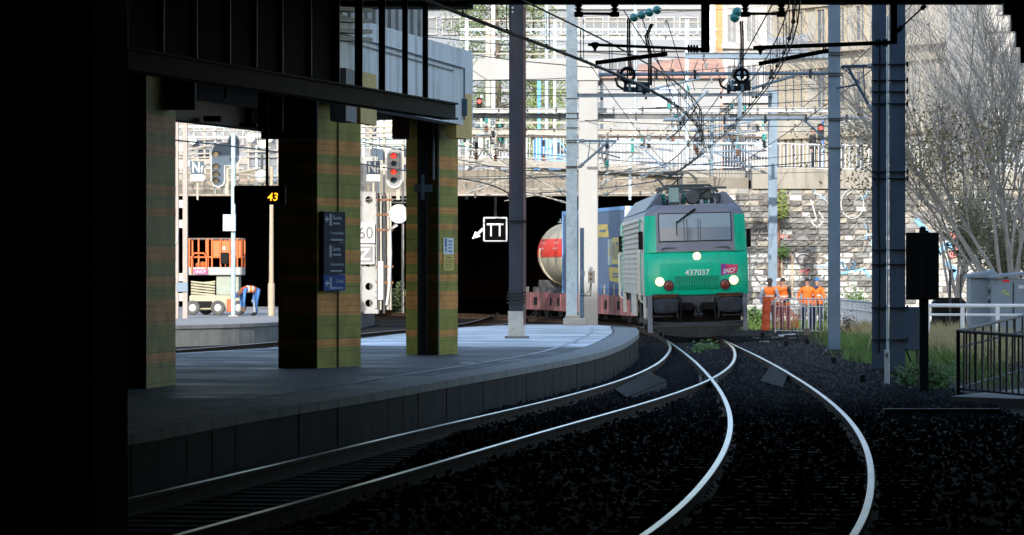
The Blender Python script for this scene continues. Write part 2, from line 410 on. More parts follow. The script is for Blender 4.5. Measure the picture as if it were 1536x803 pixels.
# white line along the back edge
be = spline(sorted([(x,y) for x,y in BEp[3:]], key=lambda p:p[1]), 1.2); l1 = offset(be, .25); l2 = offset(be, .37); m = MB()
for i in range(len(be)-1): m.add([(l1[i].x,l1[i].y,PZT+.0075),(l1[i+1].x,l1[i+1].y,PZT+.0075),(l2[i+1].x,l2[i+1].y,PZT+.0075),(l2[i].x,l2[i].y,PZT+.0075)],[(0,1,2,3)])
m.build('edge_line', M('pale_line', (.55,.56,.56), .8, var=.1, dirt=(.2,.2,.2), damt=.5, dscale=2), platform)

# repair patches and a cover plate
for (px_, py, wx, wy, mt) in ((700,545,.35,2.0,coping),(860,515,.3,1.2,coping)):
    d_ = DG(py,PZT); x_ = PX(px_,d_); rr = random.Random(px_); m = MB()
    m.poly([(x_+wx*math.cos(a)*rr.uniform(.75,1.1)*.5, d_+wy*math.sin(a)*rr.uniform(.75,1.1)*.5, PZT+.0055) for a in [6.283*k/9 for k in range(9)]]); m.build('repair_patch', mt, platform)
# far platform with the lift
fpp = [(-22,96),(-14,99.5),(-8.9,106),(-6.55,113),(-5.5,130),(-5.05,146),(-6.2,150),(-8,158),(-22,158)]
m = MB(); m.quadbox(fpp, -.1, .55)
fplat = m.build('platform', M('pale_concrete', (.2,.198,.19), .85, var=.2, scale=1.0, bump=.2, dirt=(.2,.2,.19), damt=.4), kind='structure')
ed = spline(fpp[1:6], 1.15)
for a, b in zip(ed, ed[1:]):
    t = (b-a).normalized(); nn = Vector((-t.y,t.x)); a2 = a+t*.012; b2 = b-t*.012
    MB().quadbox([(p.x,p.y) for p in (a2-nn*.03, b2-nn*.03, b2+nn*.05, a2+nn*.05)], -.05, .46).build('edge_panel', M('far_edge_concrete',(.17,.17,.155),.9,var=.2,scale=2,dirt=(.08,.08,.07),damt=.5,dscale=.9,streak=True), fplat)
    MB().quadbox([(p.x,p.y) for p in (a2-nn*.06, b2-nn*.06, b2+nn*.5, a2+nn*.5)], .47, .565).build('coping_slab', coping, fplat)
pa = P(401,494,111.5)
# right platform where the photographer stands
rp_ = [(-2.2,-30),(-2.2,2),(-.2,12),(1.5,18),(2.9,22),(5.2,32),(6.6,40),(7.6,48),(8.6,54),(15,54),(15,-30)]
MB().quadbox(rp_[::-1], -.1, .6).build('platform', asph, kind='structure')
# ================================================================== STATION HALL (dark, over the camera) 
hall = thing('station_hall', 'black concrete station hall roof spanning the tracks in the foreground', 'station', (0,0,6.2))
RE = 56.6                              # the slab ends here over the tracks; a steel edge beam on joists stands in front of it
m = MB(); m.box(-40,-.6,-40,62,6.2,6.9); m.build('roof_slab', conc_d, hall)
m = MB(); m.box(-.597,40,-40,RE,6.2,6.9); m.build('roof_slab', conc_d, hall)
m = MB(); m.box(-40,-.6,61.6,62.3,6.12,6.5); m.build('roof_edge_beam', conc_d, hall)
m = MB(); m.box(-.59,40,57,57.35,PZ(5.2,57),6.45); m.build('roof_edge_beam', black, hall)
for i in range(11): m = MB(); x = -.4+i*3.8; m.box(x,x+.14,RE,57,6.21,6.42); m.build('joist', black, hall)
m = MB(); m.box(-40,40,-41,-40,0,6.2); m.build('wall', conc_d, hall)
m = MB(); m.box(-9.9,-9.3,-40,61.5,0,6.19); m.box(-9.9,-9.3,61.5,66,0,4.7); m.build('wall', conc_d, hall)  # unseen side wall, set close and run forward to cut daylight
m = MB(); m.box(10.9,11.6,-40,61.5,0,6.2); m.build('wall', conc_d, hall)  # unseen wall, set close to keep daylight out from the right
for y in (8, 20, 32, 44, 54):
    m = MB(); m.box(-9.3,10.9,y-.25,y+.25,5.75,6.19); m.build('cross_beam', conc_d, hall)
# unseen upper storeys on the slab, added and sized to shade the tracks
bh = MB(); bh.box(-15,42,-40,53.5,6.9,31.2)
up = bh.build('shading_storeys', M('render_grey', (.4,.39,.37), .85), hall)
wm = MB().box(-.7,.7,-.02,.03,-.9,.9).mesh('window', glassd)
for k in range(7):
    for i in range(16): inst('window', wm, hall, (-12.5+i*3.4, 53.48, 9.2+k*3.2), (0,0,math.pi))
# stepped cladding hanging at the right end of the roof edge
for i, (x0, x1, yb) in enumerate([(1505,1517,22),(1516,1524,47),(1523,1531,71),(1530,1560,95)]):
    d = 56.7; m = MB(); m.box(PX(x0,d), PX(x1,d)-.004, d-i*.02, d+.12-i*.02, PZ(yb,d), 6.2)
    for q in range(3):
        xx = PX(x0,d)+ (PX(x1,d)-PX(x0,d))*(q+.5)/3; m.box(xx-.012, xx+.012, d-.03-i*.02, d-i*.02+.01, PZ(yb,d)+.02, 6.19)
    m.build('cladding_panel', dsteel, hall)
# foreground column beside the camera
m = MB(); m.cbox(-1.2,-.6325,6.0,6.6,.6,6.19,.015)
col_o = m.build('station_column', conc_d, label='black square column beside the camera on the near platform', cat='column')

# steel screen with mullions hanging under the roof
A = Vector((PX(675,56),56,0)); B = Vector((PX(419,47.6),47.6,0)); C = A + (B-A)*2.6
scr = thing('steel_screen', 'dark steel screen beam with thin upright mullions above the island platform', 'screen', (A.x,A.y,4.17))
m = MB(); m.bar((A.x,A.y,4.285),(C.x,C.y,4.285),.16,.23)
for dz in (4.18, 4.39): m.bar((A.x,A.y,dz),(C.x,C.y,dz),.24,.025)
beam = m.build('beam', M('screen_steel', (.03,.029,.028), .75, var=.3, scale=2, spec=.1), scr)
for f in (.0,.22,.45,.7,.95):
    p = A.lerp(B, f); m = MB(); m.box(p.x-.09,p.x-.084,p.y-.05,p.y+.05,4.2,4.37); m.build('stiffener', dsteel, beam)
def on_screen(px):                    # point of the screen line seen at that pixel column
    k = (px-768)/F; d = B-A; t = (k*A.y - A.x)/(d.x - k*d.y); return A + d*t
for px_, wd in ((638,.075),(607.5,.075),(573,.085),(538,.10),(500,.16),(462,.09),(419,.09),(380,.09),(340,.09),(290,.09),(240,.09),(185,.09)):
    p = on_screen(px_); m = MB(); m.box(p.x-wd/2,p.x+wd/2,p.y-.05,p.y+.05,4.4,6.2); m.build('mullion', dsteel, scr)
for a_, b_ in ((500,462),(462,419),(419,380),(380,340),(340,290),(290,240),(240,185),(185,120)):
    p, q = on_screen(a_-4), on_screen(b_+4); m = MB(); m.bar((p.x,p.y,5.3),(q.x,q.y,5.3),.02,1.75); m.build('pane', dusty, scr)
for i, (y0, y1) in enumerate(((8,16),(24,32),(40,48),(52,60))):
    d = 58; m = MB(); m.bar((PX(430,52),52,PZ(y0+2,52)),(PX(541,58),58.,PZ(y1,58)),.35,.06); m.build('louvre', M('louvre_grey',(.10,.10,.105),.6), scr)

# tiled pillars
BANDS = [(4.07,3.85),(3.70,3.55),(3.17,3.05),(2.88,2.77),(2.37,2.17),(1.98,1.86),(1.685,1.36),(.99,.87)]
def pillar(lab, left, corner, far, ztop=4.75):
    c, l, f = Vector(corner), Vector(left), Vector(far); bk = f + (l-c)
    t = thing('tiled_pillar', lab, 'pillar', ((l.x+f.x)/2,(l.y+f.y)/2,PZT), 'tiled pillars on the island platform')
    pts = [(l.x,l.y),(c.x,c.y),(f.x,f.y),(bk.x,bk.y)]
    zs = [PZT] ; seq = []
    lo = PZT
    for hi_, lo_ in BANDS[::-1]:
        seq.append((lo, lo_, tg, 'green_band', 0)); seq.append((lo_, hi_, to, 'orange_band', .004)); lo = hi_
    seq.append((lo, ztop, tg, 'green_band', 0))
    cen = Vector(((l.x+f.x)/2,(l.y+f.y)/2))
    for z0, z1, mt, nm, e in seq:
        q = []
        for p in pts:
            v = Vector(p)-cen; q.append(tuple(cen + v*(1+e/v.length)))
        m = MB(); m.quadbox(q, z0, z1); m.build(nm, mt, t)
    return t
p1 = pillar('tiled pillar in green and orange bands farthest into the dark of the station', (-5.3,51.3), (-4.68,51.2), (-4.45,52.9))
p2 = pillar('tiled pillar in green and orange bands carrying a dark blue direction sign', (-3.60,61.62), (-2.99,61.4), (-2.385,63.05))
p3 = pillar('tiled pillar in green and orange bands with white and yellow notices on it', (-1.89,71.40), (-1.30,70.75), (-.975,71.85))
# steel corner strips
strip = M('corner_strip', (.28,.36,.42), .35, metal=.6)
for pp, c in ((p3, (-1.30,70.75)), (p2, None)):
    if c: m = MB(); m.box(c[0]-.012,c[0]+.012,c[1]-.03,c[1]-.006,PZT,4.7); m.build('corner_strip', strip, pp)
m = MB(); q = Vector((-2.99,61.4)).lerp(Vector((-2.385,63.05)), .47); m.box(q.x-.004,q.x+.016,q.y-.03,q.y-.004,PZT,4.7); m.build('cover_strip', strip, p2)
# drain channel on the last pillar
x0, x1 = PX(627,70.5), PX(640,70.5)
m = MB(); m.box(x0,x1,70.7,71.2,PZT,4.75); m.box(x0-.015,x0+.02,70.65,70.7,PZT,4.7); m.box(x1-.02,x1+.015,70.65,70.7,PZT,4.7)
dp = m.build('drain_channel', dsteel, p3)
m = MB(); m.box(x0-.06,x1+.1,70.33,70.39,PZ(288,70.4),PZ(277,70.4)); m.box(PX(631,70),PX(636,70),70.27,70.33,PZ(300,70.3),PZ(262,70.3)); m.build('channel_clamp', bsteel, p3)
m = MB(); m.tube([(PX(650,70.6),70.6,PZ(270,70.6)),(PX(650,70.6),70.6,4.7)],.02,6); m.build('conduit', bsteel, p3)

# concrete deck over the platform, with stained parapet and beam ends
A2 = Vector((-.70,71.6)); B2 = Vector((-2.37,62.3)); dv = (B2-A2).normalized(); C2 = A2 + dv*21; nl = Vector((dv.y,-dv.x))
if nl.x > 0: nl = -nl
deck = thing('platform_deck', 'stained white concrete parapet and deck carried by the tiled pillars', 'deck', (A2.x,A2.y,4.62))
m = MB(); a3 = A2+nl*7
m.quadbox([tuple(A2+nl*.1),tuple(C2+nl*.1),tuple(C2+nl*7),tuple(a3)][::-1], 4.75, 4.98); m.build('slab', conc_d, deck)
L = (C2-A2).length; k = 0; s = 0
while s < L-.1:                        # parapet in cast panels with recessed joints
    e = min(s+1.55, L); a = A2+dv*(s+.008); b = A2+dv*(e-.008)
    m = MB(); m.quadbox([tuple(a),tuple(b),tuple(b+nl*.28),tuple(a+nl*.28)][::-1], 4.62, 5.96); m.build('parapet_panel', conc_w, deck); s = e
s = 1.9
while s < 9:                           # upright fins above the parapet
    a = A2+dv*s; b = A2+dv*(s+.34); m = MB(); m.quadbox([tuple(a+nl*.5),tuple(b+nl*.5),tuple(b+nl*.95),tuple(a+nl*.95)][::-1], 4.98, 7.4 if s > 2.2 else 6.6); m.build('fin', conc, deck); s += .62
def dpt(s, z, out=0.0): p = A2+dv*s-nl*out; return (p.x,p.y,z)
m = MB(); m.tube([dpt(-.02+1.0,4.7,.03),dpt(1.0,5.62,.03),dpt(5,5.64,.03),dpt(14,5.68,.03)],.018,5); m.tube([dpt(1.9,5.53,.02),dpt(14,5.58,.02)],.012,5); m.build('conduit', M('grey_conduit',(.2,.21,.22),.5), deck)
m = MB(); m.cbox(dpt(.95,0)[0]-.03,dpt(.95,0)[0]+.08,dpt(.95,0)[1]-.1,dpt(.95,0)[1]+.05,4.78,5.08,.01); m.build('junction_box', bsteel, deck)
def beam_end(px0, px1, pxc, y0, y1, d, mt, dl=.9):
    # block with a front face (px0..pxc) and a side face receding (pxc..px1)
    c = Vector((PX(pxc,d),d)); l = Vector((PX(px0,d),d)); f = Vector((PX(px1,d+dl),d+dl)); z0, z1 = PZ(y1,d), PZ(y0,d)
    m = MB(); m.quadbox([tuple(l),tuple(c),tuple(f),tuple(f+l-c)], z0, z1)
    n = len(m.v); return m.build('beam_end', mt, deck)
beam_end(668.5,708,684.6,138,206.5,70.2,ochre,1.15)
beam_end(588,614,611,172,207,70.2,brownp)
beam_end(528,565,541,107,184.5,60.6,ochre,1.15)
beam_end(495,535,519,102,181.5,59.6,M('grey_block',(.22,.21,.21),.8),.9)
# lintel between the two pillars with an open slit above it
d0, d1 = 53.2, 60.5
a = P(262,174,d0); b = P(420,186,d1); 
m = MB(); m.bar((a.x-1,a.y-1,4.17+.12),(b.x,b.y,4.17+.12),.3,.3); m.build('lintel', brownp, deck)
for i,(x,y0,y1) in enumerate([(318,174,182),(372,184,190)]):
    d=56; m=MB(); m.cbox(PX(x-13,d),PX(x+13,d),d,d+.25,PZ(y1,d),PZ(y0,d),.01); m.build('lamp_housing', black, deck)
m = MB(); d=55.2; m.box(PX(336,d),PX(341,d),d-.05,d+.05,4.44,4.75); m.build('slit_post', black, deck)
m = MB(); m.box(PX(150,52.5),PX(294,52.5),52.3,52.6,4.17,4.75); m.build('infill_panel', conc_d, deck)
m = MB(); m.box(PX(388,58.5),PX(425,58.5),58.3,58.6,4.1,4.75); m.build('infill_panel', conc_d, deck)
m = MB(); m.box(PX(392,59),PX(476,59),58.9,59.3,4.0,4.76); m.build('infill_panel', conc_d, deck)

# platform number display
d = 57.5; dsp = thing('platform_display', 'black electronic display box showing amber number 43', 'display', (PX(386,d),d,PZ(307,d)))
m = MB(); m.cbox(PX(351,d),PX(428,d),d,d+.22,PZ(307,d),PZ(278.5,d),.02); m.build('housing', black, dsp)
m = MB(); m.box(PX(400,d)-.02,PX(400,d)+.02,d+.08,d+.12,PZ(278.6,d),4.75); m.build('hanger', black, dsp)
text('digits', '43', M('amber_led',(.5,.25,.0),.5,emit=(1.0,.42,.02),estr=.9), dsp, (PX(409,d),d-.006,PZ(295.5,d)), width=.15, height=.115, shear=.15, bold=.01)

# direction sign on the second pillar (hung on its side face)
def face_frame(corner, far, s0, off):
    c = Vector((corner[0],corner[1],0)); f = Vector((far[0],far[1],0)); r = (f-c).normalized(); n = Vector((r.y,-r.x,0)); return c + r*s0 + n*off, r, n
o, r, n_ = face_frame((-2.99,61.4),(-2.385,63.05), .06, .015)
ds = thing('direction_sign', 'dark blue direction sign with white French wayfinding text on tiled pillar', 'sign', (o.x,o.y,2.0))
Wd = .86; zt, zb, zm1, zm2 = PZ(317,61.6), PZ(437,61.6), PZ(364,61.6), PZ(412,61.6)
def spanel(z0, z1, mt):
    m = MB(); a = o; b = o + r*Wd
    m.quadbox([(a.x,a.y),((a+n_*.07).x,(a+n_*.07).y),((b+n_*.07).x,(b+n_*.07).y),(b.x,b.y)], z0+.004, z1-.004); return m.build('sign_panel', mt, ds)
navy = M('sign_navy',(.008,.013,.03),.7,var=.1,spec=.1); sblue = M('sign_blue',(.012,.05,.2),.7,var=.1,spec=.1); sgrey = M('sign_text',(.36,.42,.5),.6,var=.05)
spanel(zm1, zt, navy); spanel(zm2, zm1, navy); spanel(zb, zm2, sblue)
def stxt(s, y, hh, x0=.25, wd=.55): text('lettering', s, sgrey, ds, o + r*x0 + n_*.0735 + Vector((0,0,PZ(y,61.6))), r, (0,0,1), width=wd, height=hh, align='LEFT', depth=.001)
stxt('Sortie', 326.5, .065, .36, .34); stxt('Correspondances', 350, .06)
stxt('Sortie', 373.5, .06, .36, .3); stxt('Correspondances', 397, .06); stxt('Sortie', 422, .06, .48, .3)
for yy, x0_, wd_ in ((335,.36,.3),(359.5,.27,.5),(382,.36,.32),(406.5,.27,.48),(432,.3,.45)):
    m = MB(); c = o + r*x0_ + n_*.0735 + Vector((0,0,PZ(yy,61.6))); q_ = 0
    while q_ < wd_-.02:
        e_ = q_ + .025; m.poly([c+r*q_+Vector((0,0,-.016)), c+r*e_+Vector((0,0,-.016)), c+r*e_+Vector((0,0,.012)), c+r*q_+Vector((0,0,.012))]); q_ += .042
    m.build('small_print', sgrey, ds)
for yy in (329, 425):
    m = MB(); c = o + r*.12 + n_*.0735 + Vector((0,0,PZ(yy,61.6)))
    def q(u,v): return c + r*u + Vector((0,0,v))
    m.poly([q(-.07,0),q(.0,-.05),q(.02,-.05),q(-.02,-.012),q(.08,-.012),q(.08,.012),q(-.02,.012),q(.02,.05),q(0,.05)]); m.build('arrow', sgrey, ds)
for yy in (329, 376, 424):
    m = MB(); c = o + r*.27 + n_*.073 + Vector((0,0,PZ(yy,61.6)))
    m.poly([c+r*-.05+Vector((0,0,-.1)), c+r*.04+Vector((0,0,-.1)), c+r*.04+Vector((0,0,.08)), c+r*-.05+Vector((0,0,.08))]); m.build('pictogram_plate', M('picto',(.12,.16,.24),.5), ds)

# notices on the last pillar
o3, r3, n3 = face_frame((-1.30,70.75),(-.975,71.85), .25, .008)
def notice(name, lab, y0, y1, mt, lines, lm):
    z0, z1 = PZ(y1,71.2), PZ(y0,71.2); t = thing(name, lab, 'notice', (o3.x,o3.y,z0)); a, b = o3, o3 + r3*.62
    m = MB(); m.quadbox([(a.x,a.y),((a+n3*.006).x,(a+n3*.006).y),((b+n3*.006).x,(b+n3*.006).y),(b.x,b.y)], z0, z1); m.build('sheet', mt, t)
    for f, w0, w1, hh in lines:
        zc = z1 - (z1-z0)*f; m = MB(); p = o3 + n3*.009
        m.poly([p+r3*w0+Vector((0,0,zc-hh)), p+r3*w1+Vector((0,0,zc-hh)), p+r3*w1+Vector((0,0,zc+hh)), p+r3*w0+Vector((0,0,zc+hh))]); m.build('print_line', lm, t)
notice('notice_sheet','white paper notice with blue symbols above a yellow one on tiled pillar',357,382,M('paper',(.62,.66,.72),.6,var=.05),[(.2,.08,.2,.05),(.45,.08,.2,.03),(.72,.1,.18,.03),(.2,.28,.5,.012),(.4,.28,.5,.012),(.6,.28,.45,.012),(.8,.28,.5,.012)],M('print_blue',(.05,.1,.3),.6))
notice('notice_sheet','yellow paper notice with dark print lines below the white one on tiled pillar',383,406,M('yellow_paper',(.55,.40,.04),.6,var=.08),[(.15,.15,.45,.015),(.35,.08,.54,.008),(.47,.08,.54,.008),(.6,.08,.5,.008),(.72,.08,.54,.008),(.85,.08,.4,.008)],M('print_brown',(.18,.12,.02),.6))
# ================================================================== ROAD BRIDGE, STONE WALL, STREET
BY = 160.0
ZS = 5.95                                        # street level
m = MB(); m.box(-60,120,BY+.6,700,ZS-.35,ZS); m.build('street', M('street_asphalt',(.09,.09,.09),.9,var=.2), kind='structure')
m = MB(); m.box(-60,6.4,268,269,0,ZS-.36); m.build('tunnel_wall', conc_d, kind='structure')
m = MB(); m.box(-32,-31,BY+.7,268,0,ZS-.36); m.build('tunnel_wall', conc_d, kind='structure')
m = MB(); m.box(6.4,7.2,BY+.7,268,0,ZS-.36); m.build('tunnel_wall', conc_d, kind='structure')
br = thing('road_bridge', 'concrete road bridge over the dark tunnel mouth behind the train', 'bridge', (-10,BY,0))
tanc = M('bridge_concrete',(.15,.135,.11),.85,var=.2,scale=1.2,bump=.2,dirt=(.14,.11,.085),damt=.5,dscale=.8,streak=True)
m = MB(); m.box(-45,6.6,BY,BY+.55,5.02,6.0); m.build('edge_girder', tanc, br)
m = MB(); m.loft([[(x,BY-.35,z),(x,BY+.5,z),(x,BY+.5,z+.3),(x,BY-.35,z+.3)] for x,z in ((-45,6.3),(-3,6.2),(2,6.05),(6.6,5.72),(9.3,5.66))],True,True); m.build('cornice', M('cornice_concrete',(.24,.225,.2),.85,var=.15,dirt=(.25,.22,.18),damt=.4,streak=True), br)
m = MB(); m.box(-45,6.6,BY-.12,BY-.003,4.96,5.12); m.build('lower_flange', M('flange_steel',(.2,.17,.14),.8,var=.3), br)
for i in range(26):
    x = -44 + i*2.0; m = MB(); m.box(x,x+.16,BY-.1,BY-.003,5.125,5.7); m.build('web_stiffener', tanc, br)
for x in (-15.5,-14.9):
    pass
m = MB(); m.cbox(-19,-18.2,BY+.1,BY+.9,0,5.0,.02); m.build('pier', tanc, br)
# abutment with blind arch above the locomotive
m = MB(); m.box(6.65,9.2,BY-4.4,BY+.4,4.1,5.6); m.build('abutment', tanc, br)
arc = [(7.9+1.0*math.cos(a), 3.95+.72*math.sin(a)) for a in [math.pi*k/10 for k in range(11)]]
m = MB(); m.poly([(x,BY-4.42,z) for x,z in arc]); m.build('blind_arch', M('arch_fill',(.5,.47,.42),.85,var=.15), br)
m = MB(); m.tube([(x*1.0,BY-4.47,z+.03) for x,z in [(7.9+1.12*math.cos(a),3.95+.82*math.sin(a)) for a in [math.pi*k/10 for k in range(11)]]],.05,5); m.build('arch_ring', conc, br)

# bridge railing: posts and balusters one by one
wrail = M('white_railing',(.5,.52,.54),.45,var=.05,dirt=(.5,.5,.5),damt=.3)
def railing(lab, pts, z0s, hgt, step, mt, post_every, rb=.014, rt=.03, low=.08, cat='railing', name='railing', grp=None, mids=()):
    t = thing(name, lab, cat, (pts[0][0],pts[0][1],z0s[0]), grp)
    up = [Vector((p[0],p[1],z)) for p,z in zip(pts,z0s)]
    m = MB(); m.tube([p+Vector((0,0,hgt)) for p in up], rt, 6); m.build('top_rail', mt, t)
    for mm in (low,)+tuple(mids):
        m = MB(); m.tube([p+Vector((0,0,mm)) for p in up], rt*.7, 5); m.build('rail_bar', mt, t)
    bme = MB().tube([(0,0,low),(0,0,hgt)], rb, 5).mesh('baluster', mt)
    pme = MB().box(-rt,rt,-rt,rt,-.03,hgt+.02).mesh('post', mt)
    acc = 0; nx = 0; k = 0
    for a, b in zip(up, up[1:]):
        Ls = (b-a).length
        while nx <= acc+Ls:
            p = a.lerp(b,(nx-acc)/Ls)
            if k % post_every == 0: inst('post', pme, t, p)
            elif step and rb: inst('baluster', bme, t, p)
            k += 1; nx += step
        acc += Ls
    return t
railing('white baluster railing along the road bridge above the tunnel mouth', [(-3.2,BY-.1),(2,BY-.1),(6.4,BY-.1),(10.2,157)], [6.5,6.35,6.04,5.93], 1.05, .135, wrail, 14)
railing('white baluster railing on the parapet above the graffiti wall', [(10.35,156.6),(20,156.6)], [5.95,5.72], 1.0, .15, wrail, 12)

# stone wall with graffiti
WY = 155.0
wall = thing('stone_wall', 'rusticated pale stone retaining wall covered in faded graffiti', 'wall', (14,WY,0))
m = MB(); m.box(6.9,34,WY,WY+1,0,5.15); m.build('wall_core', M('mortar',(.22,.2,.18),.95,var=.3,scale=3), wall)
m = MB(); m.add([(9.3,WY-.2,5.15),(34,WY-.2,5.15),(34,WY+.8,5.15),(9.3,WY+.8,5.15),(9.3,WY-.2,5.97),(34,WY-.2,5.5),(34,WY+.8,5.5),(9.3,WY+.8,5.97)],[(0,3,2,1),(4,5,6,7),(0,1,5,4),(1,2,6,5),(2,3,7,6),(3,0,4,7)])
m.build('coping', M('coping_stone',(.24,.22,.185),.9,var=.15,scale=1,bump=.2,dirt=(.12,.105,.085),damt=.6,dscale=.8,streak=True), wall)
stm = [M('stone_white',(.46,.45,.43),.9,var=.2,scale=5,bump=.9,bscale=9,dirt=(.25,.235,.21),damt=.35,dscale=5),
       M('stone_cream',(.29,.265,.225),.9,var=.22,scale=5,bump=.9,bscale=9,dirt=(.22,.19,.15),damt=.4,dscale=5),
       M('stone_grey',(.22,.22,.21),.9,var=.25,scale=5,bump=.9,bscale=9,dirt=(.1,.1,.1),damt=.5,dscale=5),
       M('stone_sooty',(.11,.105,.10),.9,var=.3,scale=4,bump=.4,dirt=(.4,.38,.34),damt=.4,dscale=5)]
rnd = random.Random(3)
def stone_mesh(mt):
    m = MB(); L_, h = 1.0, 1.0; f = []
    xs = [0,.06,.35,.65,.94,1]; zs = [0,.12,.5,.88,1]
    vs = []
    for j, z in enumerate(zs):
        for i, x in enumerate(xs):
            e = 0 if (i in (0,5) or j in (0,4)) else rnd.uniform(.25,1.45)
            vs.append((x-.5, -e*.085, z-.5))
    n = len(xs)
    fs = [(j*n+i, j*n+i+1, (j+1)*n+i+1, (j+1)*n+i) for j in range(len(zs)-1) for i in range(n-1)]
    m.add(vs, fs); me = m.mesh('stone', mt)
    return me
var = [[stone_mesh(mt) for _ in range(5)] for mt in stm]
CH = .2235; rest = [MB() for _ in stm]; cnt = 0
for k in range(23):
    x = 8.6 + rnd.uniform(-.3,0); z = k*CH + CH/2
    while x < 27:
        Ls = rnd.uniform(.34,.62)
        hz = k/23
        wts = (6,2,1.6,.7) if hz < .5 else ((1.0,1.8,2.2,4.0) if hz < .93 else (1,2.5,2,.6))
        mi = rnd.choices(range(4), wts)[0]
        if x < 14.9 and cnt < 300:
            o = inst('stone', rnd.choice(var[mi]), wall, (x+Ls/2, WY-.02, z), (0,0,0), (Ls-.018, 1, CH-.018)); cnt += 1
        else:
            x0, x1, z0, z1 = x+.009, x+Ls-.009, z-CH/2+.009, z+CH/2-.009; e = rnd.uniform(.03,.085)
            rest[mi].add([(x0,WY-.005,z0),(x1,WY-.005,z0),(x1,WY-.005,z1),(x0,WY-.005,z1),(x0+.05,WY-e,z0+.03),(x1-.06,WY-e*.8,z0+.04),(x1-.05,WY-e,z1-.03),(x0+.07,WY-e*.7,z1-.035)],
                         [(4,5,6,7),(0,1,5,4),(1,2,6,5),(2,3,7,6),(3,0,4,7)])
        x += Ls
for mi, mm in enumerate(rest): 
    if mm.v: mm.build('stone_courses', stm[mi], wall, kind='stuff')
# graffiti strokes
gk = M('spray_black',(.09,.09,.095),.7,var=.3); gb = M('spray_blue',(.14,.3,.48),.7,var=.3); gr_ = M('spray_red',(.45,.14,.13),.7,var=.3); gw = M('spray_white',(.46,.46,.46),.7,var=.05); gs = M('spray_pale_blue',(.35,.5,.65),.7,var=.2)
def wp(x, y): return (PX(x,WY), PZ(y,WY))
def arcp(cx, cy, rx, ry, a0, a1, n=14): return [wp(cx+rx*math.cos(R(a0+(a1-a0)*k/n)), cy-ry*math.sin(R(a0+(a1-a0)*k/n))) for k in range(n+1)]
def graf(pts, wd, mt, e=0): m = MB(); m.ribbon(pts, wd, WY-.11-e); m.build('graffiti_stroke', mt, wall)
graf(arcp(1278,306,17,22,0,360,22),.035,gw,.002); graf([wp(1216,300),wp(1225,330),wp(1215,332),wp(1226,342),wp(1236,330),wp(1228,318)],.05,gw)
graf(arcp(1292,350,10,30,90,-80),.06,gk); graf(arcp(1272,362,8,14,120,-120),.05,gk,.002); graf([wp(1180,357),wp(1198,352),wp(1220,355),wp(1226,368)],.06,gk); graf([wp(1186,360),wp(1202,352)],.07,gk,.002)
graf(arcp(1272,396,9,7,150,390),.09,gb); graf([wp(1262,410),wp(1296,404),wp(1304,416)],.1,gb,.002); graf([wp(1236,384),wp(1247,392),wp(1234,400)],.09,gs); graf([wp(1167,355),wp(1184,356)],.13,gr_); graf([wp(1200,408),wp(1214,404),wp(1208,412)],.1,gr_,.002)
graf([wp(1178,400),wp(1190,378),wp(1200,398)],.04,gk); graf(arcp(1205,390,10,8,0,300),.04,gk,.003); graf([wp(1135,390),wp(1128,410),wp(1140,425)],.07,gk); graf(arcp(1128,370,7,9,30,300),.06,gk,.002); graf([wp(1130,330),wp(1141,345),wp(1131,352)],.05,gk)
for q in ([(1375,330),(1392,352),(1405,360)],[(1390,385),(1408,378),(1420,366),(1432,372)],[(1420,395),(1432,406),(1426,425)],[(1385,400),(1405,392)]): graf([wp(*p) for p in q],.2,gb,.004)
for q in ([(1425,352),(1436,362),(1434,380),(1424,384)],[(1432,366),(1445,360)]): graf([wp(*p) for p in q],.22,gr_,.006)
graf(arcp(1468,385,30,42,60,200,16),.09,gk,.004); graf(arcp(1440,368,10,12,90,330),.1,gk,.008); graf(arcp(1490,380,8,20,0,360),.09,gk,.006); graf([wp(1455,345),wp(1470,352),wp(1485,345)],.08,gk,.01)
rg_ = random.Random(77)
for i in range(24):
    cx, cy = rg_.uniform(1122,1340), rg_.uniform(285,440); k_ = rg_.randint(2,5); pts_ = [wp(cx,cy)]
    for _ in range(k_): cx += rg_.gauss(0,7); cy += rg_.gauss(0,5); pts_.append(wp(cx,cy))
    graf(pts_, rg_.uniform(.02,.05), rg_.choice([gk,gk,gk,gs,gs,gb,gw]), .0004*i)
# rusty pipe and downpipe on the wall, door-like frame
m = MB(); m.tube([(PX(1168,154.7),154.75,.2),(PX(1168,154.7),154.75,5.1)],.05,6); m.build('drain_pipe', rust, wall)
m = MB()
for a,b in (((1172,446),(1172,383)),((1172,383),(1188,383)),((1188,383),(1188,446))): m.bar((*[wp(*a)[0]],WY-.14,wp(*a)[1]),(wp(*b)[0],WY-.14,wp(*b)[1]),.07,.07,(0,1,0))
m.build('timber_frame', M('old_timber',(.34,.25,.17),.85,var=.3), wall)

